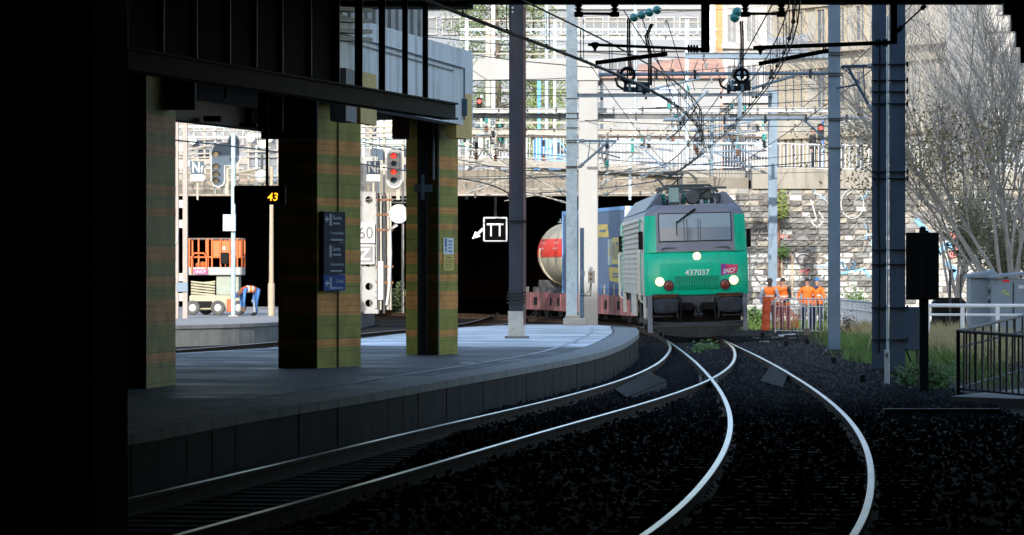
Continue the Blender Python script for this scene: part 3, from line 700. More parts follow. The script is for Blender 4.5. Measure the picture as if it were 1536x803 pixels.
# ------------------------------------------------------------------ buildings beyond
def building(name, lab, x0, x1, y, rot, z0, z1, depth, mt, wins, wmat, fmat, bands=(), bmat=None, roofm=None):
    t = thing(name, lab, 'building', (x0,y,z0), rot=(0,0,rot))
    Wd_ = x1-x0; m = MB(); m.box(0,Wd_,0,depth,0,z1-z0); m.build('wall', mt, t, local=True)
    for zb, hb, e in bands:
        m = MB(); m.box(-.05,Wd_+.05,-e,-.003,zb-z0,zb-z0+hb); m.build('cornice', bmat or mt, t, local=True)
    cache = {}
    for (wx, wz, ww, wh) in wins:
        k = (round(ww,2), round(wh,2))
        if k not in cache:
            a = MB(); fr = .1
            a.box(-ww/2-fr,-ww/2,-.14,.0,-wh/2-fr,wh/2+fr); a.box(ww/2,ww/2+fr,-.14,.0,-wh/2-fr,wh/2+fr)
            a.box(-ww/2,ww/2,-.14,0,wh/2,wh/2+fr); a.box(-ww/2,ww/2,-.18,0,-wh/2-fr,-wh/2); a.box(-.03,.03,-.06,-.02,-wh/2,wh/2)
            b = MB(); b.box(-ww/2,ww/2,-.02,.01,-wh/2,wh/2)
            cache[k] = (a.mesh('window', fmat), b.mesh('pane', wmat))
        fo = bpy.data.objects.new('window', cache[k][0]); col.objects.link(fo); fo.parent = t; fo.location = (wx, -.004, wz-z0)
        po = bpy.data.objects.new('pane', cache[k][1]); col.objects.link(po); po.parent = fo
    return t
offw = M('office_white',(.17,.185,.21),.8,var=.06,scale=.3); pane = M('far_pane',(.07,.09,.12),.25,var=.3,scale=.2,spec=.6); frm = M('far_frame',(.26,.26,.26),.6,var=.05)
# large pale office block
d = 300; wl = []
X0, X1 = -9.0, PX(1064,d)
for r_ in range(6):
    zc = PZ(39,d) + (2-r_)*3.15 - 0.0
    for i in range(13):
        if (i+r_*3) % 7 == 5: continue
        wl.append((.9+i*1.78, zc-3.15*0, 1.25, 1.15))
building('office_block','large pale office block with long rows of windows beyond the bridge',X0,X1,d,0,ZS,26,14,offw,wl,pane,frm,[(ZS+3.1*k,.35,.3) for k in range(1,7)],M('band_white',(.22,.23,.245),.8,var=.04))
# cream street facade on the right: plane from left-far to right-near
cream = M('cream_render',(.29,.275,.245),.85,var=.08,scale=.4,dirt=(.5,.44,.35),damt=.35,dscale=.4,streak=True)
creamb = M('cream_trim',(.29,.255,.2),.85,var=.08)
a = P(1158,0,206); b = P(1560,0,186); ang = math.atan2(b.y-a.y,b.x-a.x); Lf = math.hypot(b.x-a.x,b.y-a.y)
wl = []
zr = [(PZ(237,203),2.0),(PZ(140,203)+.05,1.65),(PZ(39,203)-.1,1.7),(PZ(39,203)+3.4,1.7)]
for zc, hh in zr:
    for i in range(8): wl.append((.75+.73*i*1.0+i*.12*0, zc, .42, hh)) if i < 4 else wl.append((.75+.73*3+(i-3)*1.75, zc, .75, hh))
cb_ = building('street_house','tall cream rendered street house with balconies and shuttered windows',a.x,a.x+Lf,a.y,ang,ZS,22,12,cream,wl,pane,creamb,[(PZ(100,200),.28,.32),(PZ(205,200),.26,.28),(PZ(78,200),.1,.55),(PZ(3,198),.3,.3)],creamb)
iron = M('balcony_iron',(.25,.28,.36),.5,var=.1)
bme = MB().box(-.012,.012,-.012,.012,0,.85).mesh('baluster', iron)
bal = MB(); zb = PZ(78,200)+.1-ZS; bal.box(.3,4.2,-.53,-.5,zb+.85,zb+.9); bal.box(.3,4.2,-.53,-.5,zb+.06,zb+.1)
bo = bal.build('balcony_rail', iron, cb_, local=True)
for i in range(39):
    o = bpy.data.objects.new('baluster', bme); col.objects.link(o); o.parent = cb_; o.location = (.32+i*.1,-.515,zb+.03)
for i in range(14):
    m = MB(); x = .25+i*.33; m.box(x,x+.1,-.3,-.003,PZ(108,200)-ZS,PZ(100,200)-ZS); m.build('corbel', creamb, cb_, local=True)
# ornate grey house in between, shaded side street
gst = M('grey_stone',(.33,.32,.31),.85,var=.2,scale=.6,dirt=(.16,.155,.15),damt=.5,dscale=.5,streak=True)
a = P(1084,0,236)
wl = [(.55+i*1.15,z,.5,1.6) for i in range(3) for z in (7.0,10.2,13.2,16.2)]
building('stone_house','narrow grey stone house with tall windows squeezed between pale blocks',a.x,a.x+3.3,a.y,R(-6),ZS,20,10,gst,wl,pane,gst,[(8.6,.3,.3),(11.8,.25,.3),(15,.3,.35)],gst)
# low white shop with lettered sign and brown roof
a = P(905,0,222); sh = thing('white_shop','low white shop with brown tiled roof and a blue lettered sign','building',(a.x,a.y,ZS))
m = MB(); m.box(a.x,PX(1082,222),222,230,ZS,PZ(118,222)); m.build('wall', M('shop_white',(.24,.25,.265),.8,var=.05), sh)
m = MB(); z0 = PZ(118,222); x1 = PX(1090,222); m.add([(a.x-.2,221.6,z0),(x1,221.6,z0),(x1,231,z0),(a.x-.2,231,z0),(a.x+1.4,226,z0+.85),(x1-.2,226,z0+1.75)],[(0,1,5,4),(1,2,5),(2,3,4,5),(3,0,4),(0,3,2,1)]); m.build('roof', M('roof_tile',(.34,.2,.15),.85,var=.3,scale=2), sh)
sg = MB().box(PX(984,221.7),PX(1018,221.7),221.85,221.95,PZ(160,221.8),PZ(131,221.8)).build('sign_board', M('sign_pale',(.45,.56,.72),.6,var=.1), sh)
bl = M('sign_letter_blue',(.05,.1,.4),.5)
text('lettering','Euro-Mer',bl,sh,(PX(1000,221.7),221.82,PZ(135.5,221.7)),width=1.0,height=.17); text('lettering','le Ciel',bl,sh,(PX(1004,221.7),221.82,PZ(141,221.7)),width=.75,height=.15)
m = MB(); m.box(PX(1000,221.7),PX(1008,221.7),221.8,221.86,PZ(159,221.7),PZ(147,221.7)); m.build('shop_door', M('door_dark',(.05,.06,.07),.4), sh)
# brick stack
m = MB(); d=250; m.cbox(PX(1074,d),PX(1090,d),d,d+1,ZS,PZ(-4,d),.02); brk = m.build('brick_tower', M('orange_brick',(.5,.22,.1),.85,var=.2,scale=6), label='slim orange brick tower rising above the grey stone house', cat='tower')
# pale block to the left, behind the signals
wl = [(1.2+i*2.0,z,1.2,1.5) for i in range(14) for z in (8.0,11.2,14.4,17.6)]
building('apartment_block','pale apartment block seen behind the signals beyond the far platform',-38,-9.6,270,0,ZS,22,14,M('block_cream',(.15,.15,.155),.8,var=.1,scale=.4),wl,pane,frm,[(9.6,.25,.2),(12.8,.25,.2),(16,.25,.2)],offw)
# grey wall house far right behind the bare tree
wl = [(1+i*2.2,z,1.0,1.5) for i in range(6) for z in (7.5,10.9,14.2)]
building('corner_house','weathered grey corner house behind the bare tree',P(1480,0,178).x,P(1480,0,178).x+14,178,R(4),ZS-.3,20,10,M('weathered_render',(.42,.41,.4),.85,var=.2,scale=.6,dirt=(.25,.24,.22),damt=.5,dscale=.4),wl,pane,gst,[(9.2,.25,.2),(12.6,.25,.2)],gst)

# concrete portal: column and beam
d = 130; pc = thing('concrete_portal','tall white concrete column with cross beam beside the wagons','portal',(PX(882,d),d,0))
m = MB(); m.cbox(PX(868,d),PX(897,d),d,d+.7,0,PZ(121,d),.025)
pcol = m.build('column', conc_p, pc)
m = MB()
for i in range(6): x = PX(868,d)+.07+i*.1; m.box(x-.004,x+.004,d-.006,d+.01,.3,PZ(125,d))
m.build('formwork_rib', conc_p, pcol)
m = MB(); m.box(-16,PX(849,d),d+.1,d+.75,PZ(120,d),PZ(88,d)); m.build('cross_beam', conc_p, pc)
m = MB(); m.box(PX(849.5,d),PX(899,d),d-.06,d+.76,PZ(120.7,d),PZ(113,d)); m.build('column_head', conc_p, pc)
m = MB(); m.box(PX(851,d),PX(897,d),d+.2,d+.6,PZ(112.5,d),PZ(88,d)); m.build('bearing_block', conc, pc)

# evergreen trees behind
leafm = M('evergreen_leaf',(.075,.115,.04),.7,var=.5,scale=2); leafl = M('yellow_green_leaf',(.15,.2,.06),.7,var=.4,scale=2); barkm = M('bark',(.09,.07,.055),.9,var=.3,scale=5,bump=.4)
def leaf_tree(lab, x, y, z, h, rad, n, mt, seed, grp, clump=26, ls=.22):
    rnd = random.Random(seed); t = thing('evergreen_tree', lab, 'tree', (x,y,z), grp)
    tr = MB(); tr.tube([(x,y,z),(x+.1,y,z+h*.35),(x,y+.1,z+h*.7),(x,y,z+h*.92)],[rad*.09,rad*.07,rad*.04,.02],7)
    cr = MB()
    for c in range(n):
        f = rnd.random(); zz = z + h*(.16+.84*f); rr = rad*(1-(f-.25)**2*1.35)*rnd.uniform(.35,1.0); a = rnd.uniform(0,6.283)
        cx, cy = x+rr*math.cos(a), y+rr*math.sin(a)
        if rnd.random() < .3: tr.tube([(x,y,zz-.6),(cx,cy,zz)],[.04,.012],4)
        for k in range(clump):
            p = Vector((cx+rnd.gauss(0,.32),cy+rnd.gauss(0,.32),zz+rnd.gauss(0,.22))); u = Vector((rnd.uniform(-1,1),rnd.uniform(-1,1),rnd.uniform(-.6,.6))).normalized()*ls*rnd.uniform(.5,1.1)
            v = u.orthogonal().normalized(); v = (Quaternion(u.normalized(), rnd.uniform(0,6.28)) @ v)*ls*.35
            cr.add([p-u*.5,p+v*.5,p+u*.5,p-v*.5],[(0,1,2,3)])
    tr.build('trunk', barkm, t); cr.build('crown', mt, t)
leaf_tree('dark feathery evergreen tree behind the concrete beam', PX(745,205),205,ZS,14,2.0,190,leafm,1,'trees on the street')
leaf_tree('yellowish green tree left of the office block behind the wires', PX(800,215),215,ZS,12.5,1.5,150,leafl,2,'trees on the street')
leaf_tree('low rounded green tree near the bridge railing', PX(822,198),198,ZS,5.6,1.2,90,leafl,3,'trees on the street')
leaf_tree('tall dark green tree behind the stained parapet', PX(700,225),225,ZS,13,2.2,150,leafm,4,'trees on the street')

# blue van and signal lights on the street, pedestrian at the railing
d = 176; van = thing('parked_van','blue and white van parked on the bridge behind the railing','van',(PX(836,d),d,ZS))
bv = M('van_blue',(.12,.3,.62),.3,coat=.4,var=.05); x0, x1 = PX(800,d), PX(866,d)
m = MB(); prof = [(x0,.35),(x1,.35),(x1,1.0),(x1-.35,1.15),(x1-.75,1.75),(x0+.1,1.85),(x0,1.7)]
m.loft([[(x,d,ZS+z) for x,z in prof],[(x,d+1.7,ZS+z) for x,z in prof]],True,True); m.build('body', bv, van)
m = MB(); m.add([(x1-.42,d-.01,ZS+1.15),(x1-.78,d-.01,ZS+1.66),(x1-1.1,d-.01,ZS+1.66),(x1-1.1,d-.01,ZS+1.15)],[(0,1,2,3)]); m.build('window', glassd, van)
for xx in (x0+.4,x1-.45):
    m = MB(); m.lathe([(.3,-.02),(.32,.02),(.32,.18),(.3,.2)],(xx,d,ZS+.32),'y',14); wv = m.build('wheel', black, van)
def ped_light(lab, px, py, d, mt):
    t = thing('traffic_light', lab, 'traffic light', (PX(px,d),d,ZS)); x = PX(px,d); z = PZ(py,d)
    m = MB(); m.tube([(x+.1,d+.1,ZS),(x+.1,d+.1,z+.4)],.05,6); m.build('pole', mt, t)
    m = MB(); m.cbox(x-.13,x+.13,d-.1,d+.1,z-.42,z+.25,.02); m.build('housing', black, t)
    m = MB(); m.lathe([(.09,-.13),(.09,-.1)],(x,d,z+.08),'y',12); m.build('lens', M('red_lens',(.6,.02,.02),.4,emit=(1,.04,.02),estr=1.0), t)
ped_light('red pedestrian light on a blue pole above the stone wall railing', 1231, 195, 172, M('blue_pole',(.05,.18,.55),.4))
ped_light('red traffic light on white pole in front of the evergreens', 719, 155, 190, white)
d = 175; m = MB(); m.cbox(PX(806,d),PX(811,d),d,d+.12,ZS,PZ(120,d),.01); m.build('blue_pole', M('bright_blue',(.08,.35,.8),.4), label='bright blue upright pole behind the bridge railing', cat='pole')
for (px_, w_, yt, d, lab) in ((740,7,-8,182,'thick white street pole beside the evergreens'),(820,6,-8,190,'pale grey street pole in front of the office block'),(953,6,-8,188,'slim grey street pole left of the lettered shop')):
    m = MB(); m.tube([(PX(px_,d),d,ZS),(PX(px_,d),d,PZ(yt,d))],[w_*d/F/2,w_*d/F/2*.9],10); m.build('street_pole', white if '740' in str(px_) else galv, label=lab, cat='pole', smooth=True)
# ================================================================== LOCOMOTIVE
grn = M('loco_green',(.0,.36,.21),.28,var=.05,scale=1.5,coat=.08,spec=.3,dirt=(.01,.24,.14),damt=.45,dscale=1.6,streak=True)
grn2= M('loco_green_dark',(.0,.13,.07),.4,var=.1)
lgry= M('loco_grey',(.44,.43,.40),.55,var=.1,scale=1.5,dirt=(.2,.17,.13),damt=.5,dscale=1.0,streak=True)
sgry= M('loco_slate',(.135,.15,.185),.45,var=.1,scale=2,dirt=(.08,.085,.1),damt=.35)
dgry= M('loco_under',(.035,.038,.044),.7,var=.3,scale=3,dirt=(.12,.10,.085),damt=.4)
buf = M('buffer_grey',(.022,.026,.034),.8,var=.35,scale=5,spec=.15,dirt=(.05,.045,.04),damt=.4,dscale=4)
lampw = M('headlamp',(1,.9,.7),.3,emit=(1.0,.9,.68),estr=12); markr = M('marker_red',(.14,.025,.02),.25,var=.1)
chrome = M('lamp_rim',(.3,.3,.3),.3,metal=.8)
LX, LY = 5.03, 108.0
loco = thing('locomotive','green and grey electric locomotive with lit headlights and number 437037','locomotive',(LX,LY,TOP),rot=(0,R(-1.4),R(.35)))
def LB(m, name, mt, par=None, **k): return m.build(name, mt, par or loco, local=True, **k)
def contour(hw, yf, ch, bow, back=19.4, n=8):     # plan outline: bowed front, chamfered corners, straight sides, mirrored back
    fr = []
    xf = hw-ch
    for i in range(n+1):
        x = -xf + 2*xf*i/n; fr.append((x, yf + bow*(x/xf)**2))
    pts = fr + [(hw, yf+bow+ch*.9)] + [(hw, back-yf-bow-ch*.9)] + [(x, back-y) for x, y in fr[::-1]] + [(-hw, back-yf-bow-ch*.9)] + [(-hw, yf+bow+ch*.9)]
    return pts
LV = [(1.20,1.40,.05,.16,.10),(1.45,1.41,.0,.16,.11),(2.05,1.41,.03,.16,.11),(2.30,1.40,.13,.17,.10),(2.345,1.40,.17,.17,.10),(2.36,1.395,.155,.17,.09),(2.62,1.385,.19,.17,.08),(3.36,1.36,.38,.19,.06),(3.52,1.27,.44,.2,.05),(3.64,1.05,.52,.2,.05)]
rings = [[(x,y,z) for x,y in contour(hw,yf,ch,bow)] for z,hw,yf,ch,bow in LV]
m = MB(); m.loft(rings, True, True); nn = len(rings[0])
for k, f in enumerate(m.f):
    c = sum((m.v[i] for i in f), Vector())/len(f)
    side = abs(c.x) > 1.3 and .5 < c.y < 18.9
    if c.z > 3.36: m.m[k] = 2
    elif side and c.y > .6: m.m[k] = 1
    else: m.m[k] = 0
body = LB(m,'body',[grn,lgry,sgry],smooth=True)
# windscreen: frame, two panes and wiper
def fp(x, z, out=0.0):                              # point on the sloping front
    for (z0,h0,y0,c0,b0),(z1,h1,y1,c1,b1) in zip(LV,LV[1:]):
        if z0 <= z <= z1:
            t = (z-z0)/(z1-z0); hw=h0+(h1-h0)*t; yf=y0+(y1-y0)*t; bow=b0+(b1-b0)*t; ch=c0+(c1-c0)*t
            xf = hw-ch; return Vector((x, yf+bow*min((x/xf)**2,1.2)-out, z))
def patch(x0,x1,z0,z1,out,nx=6,nz=3,th=.02):
    m = MB(); a=[];b=[]
    for j in range(nz+1):
        for i in range(nx+1):
            p = fp(x0+(x1-x0)*i/nx, z0+(z1-z0)*j/nz, out); a.append(p); b.append(p+Vector((0,th+out+.01,0)))
    n_=nx+1; fs=[]
    for j in range(nz):
        for i in range(nx): fs.append((j*n_+i,j*n_+i+1,(j+1)*n_+i+1,(j+1)*n_+i))
    K=len(a); per=[i for i in range(n_)]+[j*n_+nx for j in range(1,nz+1)]+[nz*n_+i for i in range(nx-1,-1,-1)]+[j*n_ for j in range(nz-1,0,-1)]
    for q in range(len(per)): i,j=per[q],per[(q+1)%len(per)]; fs.append((i,K+i,K+j,j))
    m.add(a+b,fs); return m
LB(patch(-1.06,1.06,2.37,3.47,.012),'windscreen_surround',sgry,smooth=True)
wg = M('windscreen_glass',(.045,.085,.12),.08,var=.05,spec=.5,coat=.15)
LB(patch(-.99,.99,2.64,3.42,.022),'windscreen_gasket',black,smooth=True)
ws = LB(patch(-.965,.965,2.665,3.395,.028),'windscreen',wg,smooth=True)
LB(patch(-.965,.965,3.02,3.395,.0285,th=.005),'sun_blind',M('blind',(.17,.235,.28),.35,var=.04,coat=.1),smooth=True)
m = MB(); a=fp(.02,3.52,.08); b=fp(-.5,3.16,.09); m.tube([a,b],[.03,.016],6); LB(m,'wiper_arm',black)
m = MB(); m.tube([fp(-.5,3.2,.075),fp(-.5,2.82,.075)],.014,5); LB(m,'wiper_blade',black)
for x in (-.3,-.22,.08,.14):
    m = MB(); m.tube([fp(x,2.68,.034),fp(x,3.25,.034)],.008,4); LB(m,'windscreen_stripe',dsteel)
m = MB(); m.tube([fp(-.93,2.42,.02),fp(-.85,2.47,.02),fp(.85,2.47,.02),fp(.93,2.42,.02)],.018,5); LB(m,'wiper_rail',dgry)
m = MB(); m.tube([fp(-1.2,2.35,.006),fp(0,2.35,.006),fp(1.2,2.35,.006)],.012,4); LB(m,'panel_seam',black)
# number, logo
text('running_number','437037',M('loco_white',(.75,.78,.76),.4,var=.03),loco,fp(.02,1.80,.012)+Vector((0,0,0)),width=.66,height=.155,local=True,bold=.008)
lg = MB(); 
def lp(x,z): return fp(x,z,.010)
lg.poly([lp(.66,1.70),lp(1.09,1.76),lp(1.13,1.98),lp(.66,2.02)])
lo_ = LB(lg,'logo_plate',M('logo_red',(.5,.03,.12),.35,var=.1))
lg = MB(); lg.poly([fp(.66,1.70,.013),fp(.86,1.728,.013),fp(.80,2.008,.013),fp(.66,2.02,.013)]); LB(lg,'logo_plate',M('logo_purple',(.22,.03,.22),.35,var=.1))
text('logo_letters','SNCF',M('logo_white',(.85,.85,.85),.4,var=.02),loco,fp(.89,1.83,.022),right=(1,.125,.12),width=.36,height=.12,local=True,shear=.25,bold=.012)
# headlights and markers
def lamp(x,z,r,mt,nm):
    p = fp(x,z); m = MB(); m.lathe([(r*1.3,-.02),(r*1.25,-.035),(r*1.05,-.04),(r*1.05,.05),(r*1.3,.05)],p,'y',16); l = LB(m,nm,chrome if mt is lampw else dgry,smooth=True)
    m = MB(); m.lathe([(r*.2,-.05),(r*.8,-.045),(r,-.03),(r,.03)],p,'y',16); LB(m,'lens',mt,l,smooth=True)
    if mt is lampw: m = MB(); m.lathe([(r*1.02,-.042),(r*1.28,-.038),(r*1.28,-.03),(r*1.02,-.032)],p,'y',18); LB(m,'reflector_ring',M('reflector_glow',(.8,.6,.3),.3,emit=(1.0,.62,.25),estr=1.1),l,smooth=True)
lamp(.02,2.24,.085,lampw,'headlight'); lamp(-1.0,1.57,.095,lampw,'headlight'); lamp(1.0,1.57,.095,lampw,'headlight')
lamp(-.76,1.46,.115,markr,'marker_light'); lamp(.76,1.46,.115,markr,'marker_light')
# radiator grille
LB(patch(-.6,.6,1.34,1.70,.006,th=.01),'grille',grn2)
for i in range(27):
    x=-.585+i*.045; m=MB(); m.bar(fp(x,1.35,.014),fp(x,1.69,.014),.016,.02,(0,1,0)); LB(m,'grille_slat',grn)
# lower front: buffer beam, buffers, coupling, plough
m=MB(); m.cbox(-1.36,1.36,.08,.6,.86,1.2,.03); LB(m,'buffer_beam',dgry)
for s in (-1,1):
    m=MB(); q=[]
    for k in range(20):
        a=2*math.pi*k/20; ca,sa=math.cos(a),math.sin(a); ex=.5
        q.append((s*.87+.325*math.copysign(abs(ca)**ex,ca), .91+.205*math.copysign(abs(sa)**ex,sa)))
    cx=s*.87; sh=lambda f:[(cx+(x-cx)*f,z*f+.91*(1-f)) for x,z in q]
    m.loft([[(x,-.50,z) for x,z in sh(.9)],[(x,-.515,z) for x,z in sh(.6)]][::-1]+[[(x,-.47,z) for x,z in q],[(x,-.44,z) for x,z in q]],True,True)
    b=LB(m,'buffer',buf,smooth=True); m=MB(); m.lathe([(.15,-.45),(.15,-.1),(.2,-.1),(.2,.1)],(cx,0,.91),'y',14); LB(m,'buffer_shank',dgry,b,smooth=True)
    m=MB(); m.box(cx-.36,cx+.36,-.25,.08,1.21,1.235); LB(m,'step_plate',dgry); m=MB(); m.box(cx-.3,cx+.3,-.12,.075,1.14,1.205); LB(m,'step_support',rust)
    m=MB(); m.tube([(s*.47,-.05,1.1),(s*.47,-.22,1.0),(s*.46,-.26,.75),(s*.48,-.2,.5)],.03,6); LB(m,'brake_hose',black); m=MB(); m.tube([(s*.58,-.05,1.08),(s*.57,-.2,.9),(s*.55,-.2,.6),(s*.54,-.1,.55)],.025,6); LB(m,'brake_hose',dsteel)
    m=MB(); m.cbox(s*.32-.2,s*.32+.2,.04,.079,.78,.99,.01); LB(m,'vent_box',black)
    m=MB(); m.box(s*1.28-.06,s*1.28+.06,-.02,.3,.2,1.2); LB(m,'side_frame',sgry)
    for zz in (.45,.62): m=MB(); m.box(s*.95-.3,s*.95+.3,-.03,.02,zz,zz+.03); LB(m,'step',dgry)
m=MB(); m.bar((0,.1,.93),(0,-.32,.9),.09,.12); m.tube([(0,-.3,.95),(0,-.38,.88),(0,-.34,.76),(0,-.26,.8)],.04,6); LB(m,'coupling_hook',dsteel)
m=MB(); m.tube([(-.07,-.2,.85),(-.07,-.26,.6),(.07,-.26,.6),(.07,-.2,.85)],.025,6); m.bar((-.12,-.26,.68),(.12,-.26,.68),.06,.06); LB(m,'coupling_screw',buf)
m=MB(); pr=[(-1.30,.42,.12),(-.9,.13,-.08),(-.3,.05,-.2),(.3,.05,-.2),(.9,.13,-.08),(1.30,.42,.12)]
m.loft([[(x,y+.02,z0) for x,z0,y in pr],[(x*.99,y-.1,.36) for x,z0,y in pr],[(x*.97,y+.05,.46) for x,z0,y in pr],[(x*.97,y+.12,.4) for x,z0,y in pr]],closed=False); LB(m,'snow_plough',M('plough_grey',(.03,.032,.035),.8,var=.3,dirt=(.06,.052,.045),damt=.4))
m=MB(); m.box(-1.2,1.2,.5,.6,.35,.9); LB(m,'front_bulkhead',black)
# side ribs, doors, handrails, mirrors, skirts
for k in range(13):
    z=1.5+k*.145
    for s in (-1,1):
        m=MB(); m.box(s*1.415-.02,s*1.415+.02,2.6,16.8,z,z+.045); LB(m,'side_rib',lgry)
for s in (-1,1):
    for y0 in (1.15,17.4):
        m=MB(); m.box(s*1.40-.02,s*1.40+.02,y0,y0+.75,1.3,3.2); LB(m,'cab_door',lgry)
        for yy in (y0-.12,y0+.87): m=MB(); m.tube([(s*1.42,yy,1.0),(s*1.5,yy,1.1),(s*1.5,yy,2.35),(s*1.42,yy,2.45)],.02,5); LB(m,'handrail',M('handrail_pale',(.5,.48,.42),.4))
        m=MB(); m.cbox(s*1.47-.05,s*1.47+.07,y0-.35,y0-.22,2.45,2.95,.02); LB(m,'mirror',black)
    m=MB(); m.box(s*1.405-.012,s*1.405+.012,17.0,18.6,1.25,3.3); LB(m,'end_panel',grn)
    m=MB(); m.box(s*1.405-.02,s*1.405+.02,2.4,2.55,1.25,3.3); LB(m,'end_panel',grn)
    for k,(y0,y1) in enumerate(((.9,2.2),(8.2,11.2),(17.2,18.5))): m=MB(); m.cbox(s*1.34-.04,s*1.34+.04,y0,y1,.55,1.2,.02); LB(m,'skirt',lgry)
for yb in (3.0,5.9,13.5,16.4):
    for s in (-1,1):
        m=MB(); m.lathe([(.55,-.07),(.6,-.06),(.6,.05),(.64,.06),(.64,.075)],(s*.75,yb,.62),'x',22); wv=LB(m,'wheel',dgry)
for yb in (4.45,14.95):
    for s in (-1,1): m=MB(); m.cbox(s*1.1-.1,s*1.1+.1,yb-2.1,yb+2.1,.55,.95,.04); LB(m,'bogie_frame',dgry)
m=MB(); m.box(-1.25,1.25,.7,18.8,.95,1.2); LB(m,'underframe',dgry)
m=MB(); m.cbox(-1.1,1.1,7.6,11.8,.3,.93,.03); LB(m,'transformer_tank',dgry)
# roof equipment
roofd=M('roof_dark',(.05,.06,.06),.6,var=.3); ins=M('insulator_green',(.04,.2,.16),.2,coat=.5,var=.1); insg=M('insulator_grey',(.2,.22,.22),.3)
m=MB(); pr=[(-1.3,3.52),(-.95,3.98),(-.85,3.99),(-.8,3.65),(.8,3.65),(.85,3.99),(.95,3.98),(1.3,3.52)]
m.loft([[(x,1.1,z) if z<3.6 else (x,1.7,z) for x,z in pr],[(x,18.3,z) if z<3.6 else (x,17.7,z) for x,z in pr]],True,True); LB(m,'roof_hatch',sgry)
rn=random.Random(5)
for k in range(9):
    x=-.75+k*.19; y=1.9+rn.uniform(-.1,.6)
    m=MB(); 
    for q in range(5): m.lathe([(.05,0),(.08,.03),(.05,.06)],(x,y,3.68+q*.06),'z',10)
    LB(m,'roof_insulator',insg if k%3 else ins)
m=MB(); m.cbox(-.62,-.36,1.3,1.9,3.72,4.12,.02); LB(m,'roof_box',M('roof_box_green',(.2,.3,.28),.5,var=.15))
m=MB(); m.cbox(.1,.55,1.7,2.4,3.8,4.08,.03); LB(m,'roof_box',roofd); m=MB(); m.lathe([(.17,1.4),(.2,1.5),(.2,2.1)],(.02,0,3.86),'y',14); LB(m,'horn_housing',roofd)
m=MB()
for a,b in (((-1.0,1.6,4.08),(.95,1.6,4.1)),((-.9,2.4,4.14),(1.0,2.4,4.12)),((-.3,1.5,3.7),(-.2,2.4,4.14)),((.7,1.5,3.72),(.6,2.4,4.12)),((.3,1.6,4.1),(.4,6,4.2)),((-.2,1.5,3.75),(.5,1.7,4.1))): m.tube([a,b],.028,6)
LB(m,'roof_bus_bar',roofd)
def panto(y0, raised):
    t = LB(MB().box(-.6,.6,y0-.5,y0+.5,4.02,4.08),'pantograph_base',roofd)
    zt = 4.85 if raised else 4.25
    m=MB(); ya=y0+1.1
    m.tube([(-.3,y0,4.08),(-.12,ya,4.08+(zt-4.08)*.5)],.04,6); m.tube([(.3,y0,4.08),(.12,ya,4.08+(zt-4.08)*.5)],.04,6)
    m.tube([(-.12,ya,4.08+(zt-4.08)*.5),(-.45,y0-.1,zt-.06)],.026,6); m.tube([(.12,ya,4.08+(zt-4.08)*.5),(.45,y0-.1,zt-.06)],.026,6); m.tube([(-.45,y0-.1,zt-.06),(.45,y0-.1,zt-.06)],.03,6)
    LB(m,'pantograph_arm',roofd)
    for dy in (-.2,.2): m=MB(); m.tube([(-.85,y0+dy-.1,zt-.22),(-.6,y0+dy-.1,zt-.02),(.6,y0+dy-.1,zt-.02),(.85,y0+dy-.1,zt-.22)],.028,6); LB(m,'pantograph_head',roofd)
panto(4.0,False); panto(15.0,True)

# ================================================================== WAGONS
pink = M('faded_red_frame',(.17,.062,.065),.8,var=.2,scale=2,dirt=(.07,.045,.04),damt=.7,dscale=1.4)
tblu = M('trailer_blue',(.075,.115,.19),.6,var=.1,scale=.8,dirt=(.05,.10,.2),damt=.35,dscale=.6,bump=.1,bscale=3)
tblu2= M('trailer_blue_edge',(.12,.28,.55),.45,var=.08); tyel=M('trailer_yellow',(.40,.32,.09),.6,var=.12,scale=5)
def wagon_frame(lab, loc, ang, Lw):
    t = thing('freight_wagon', lab, 'wagon', (loc[0],loc[1],TOP), rot=(0,0,ang))
    # side girder with pocket openings
    for s in (-1,1):
        m=MB(); m.box(s*1.2-.08,s*1.2+.08,0,Lw,.32,.98); gd=m.build('side_sill',pink,t,local=True)
        for k in range(int(Lw/1.3)):
            y=.5+k*1.3; m=MB(); m.box(s*1.29-.02,s*1.29+.02,y,y+.1,.34,.96); m.build('sill_rib',pink,gd,local=True)
            if k%2: m=MB(); m.box(s*1.281-.004,s*1.281+.004,y+.3,y+.85,.5,.8); m.build('pocket',black,gd,local=True)
    m=MB(); m.box(-1.1,1.1,.1,Lw-.1,.7,.9); m.build('floor',dgry,t,local=True)
    for yb in (1.1,2.9,Lw-2.9,Lw-1.1):
        for s in (-1,1): m=MB(); m.lathe([(.4,-.07),(.45,-.05),(.45,.06),(.48,.07)],(s*.75,yb,.47),'x',18); m.build('wheel',dgry,t,local=True)
    for yb in (2.0,Lw-2.0):
        for s in (-1,1): m=MB(); m.cbox(s*1.02-.07,s*1.02+.07,yb-1.4,yb+1.4,.35,.65,.03); m.build('bogie_frame',dgry,t,local=True)
    for s in (-1,1): m=MB(); m.lathe([(.1,0),(.1,-.45),(.24,-.46),(.24,-.5)],(s*.87,0,.9),'y',14); m.build('buffer',dgry,t,local=True)
    m=MB(); rn=random.Random(int(Lw*10))
    for k in range(int(Lw/.9)): y=.4+k*.9; z=rn.uniform(.98,1.2); m.box(-1.24,-1.12,y,y+rn.uniform(.15,.5),.985,z)
    m.build('locking_gear',[dgry],t,local=True)
    return t
tdir = Vector((-1.96,13.4)).normalized(); tang = math.atan2(tdir.y,tdir.x)-math.pi/2; tn = Vector((tdir.y,-tdir.x))
tc0 = Vector((3.80,134.0)) + tn*1.25
wg1 = wagon_frame('faded red pocket wagon carrying the blue curtain trailer', tuple(tc0-tdir*1.2), tang, 17)
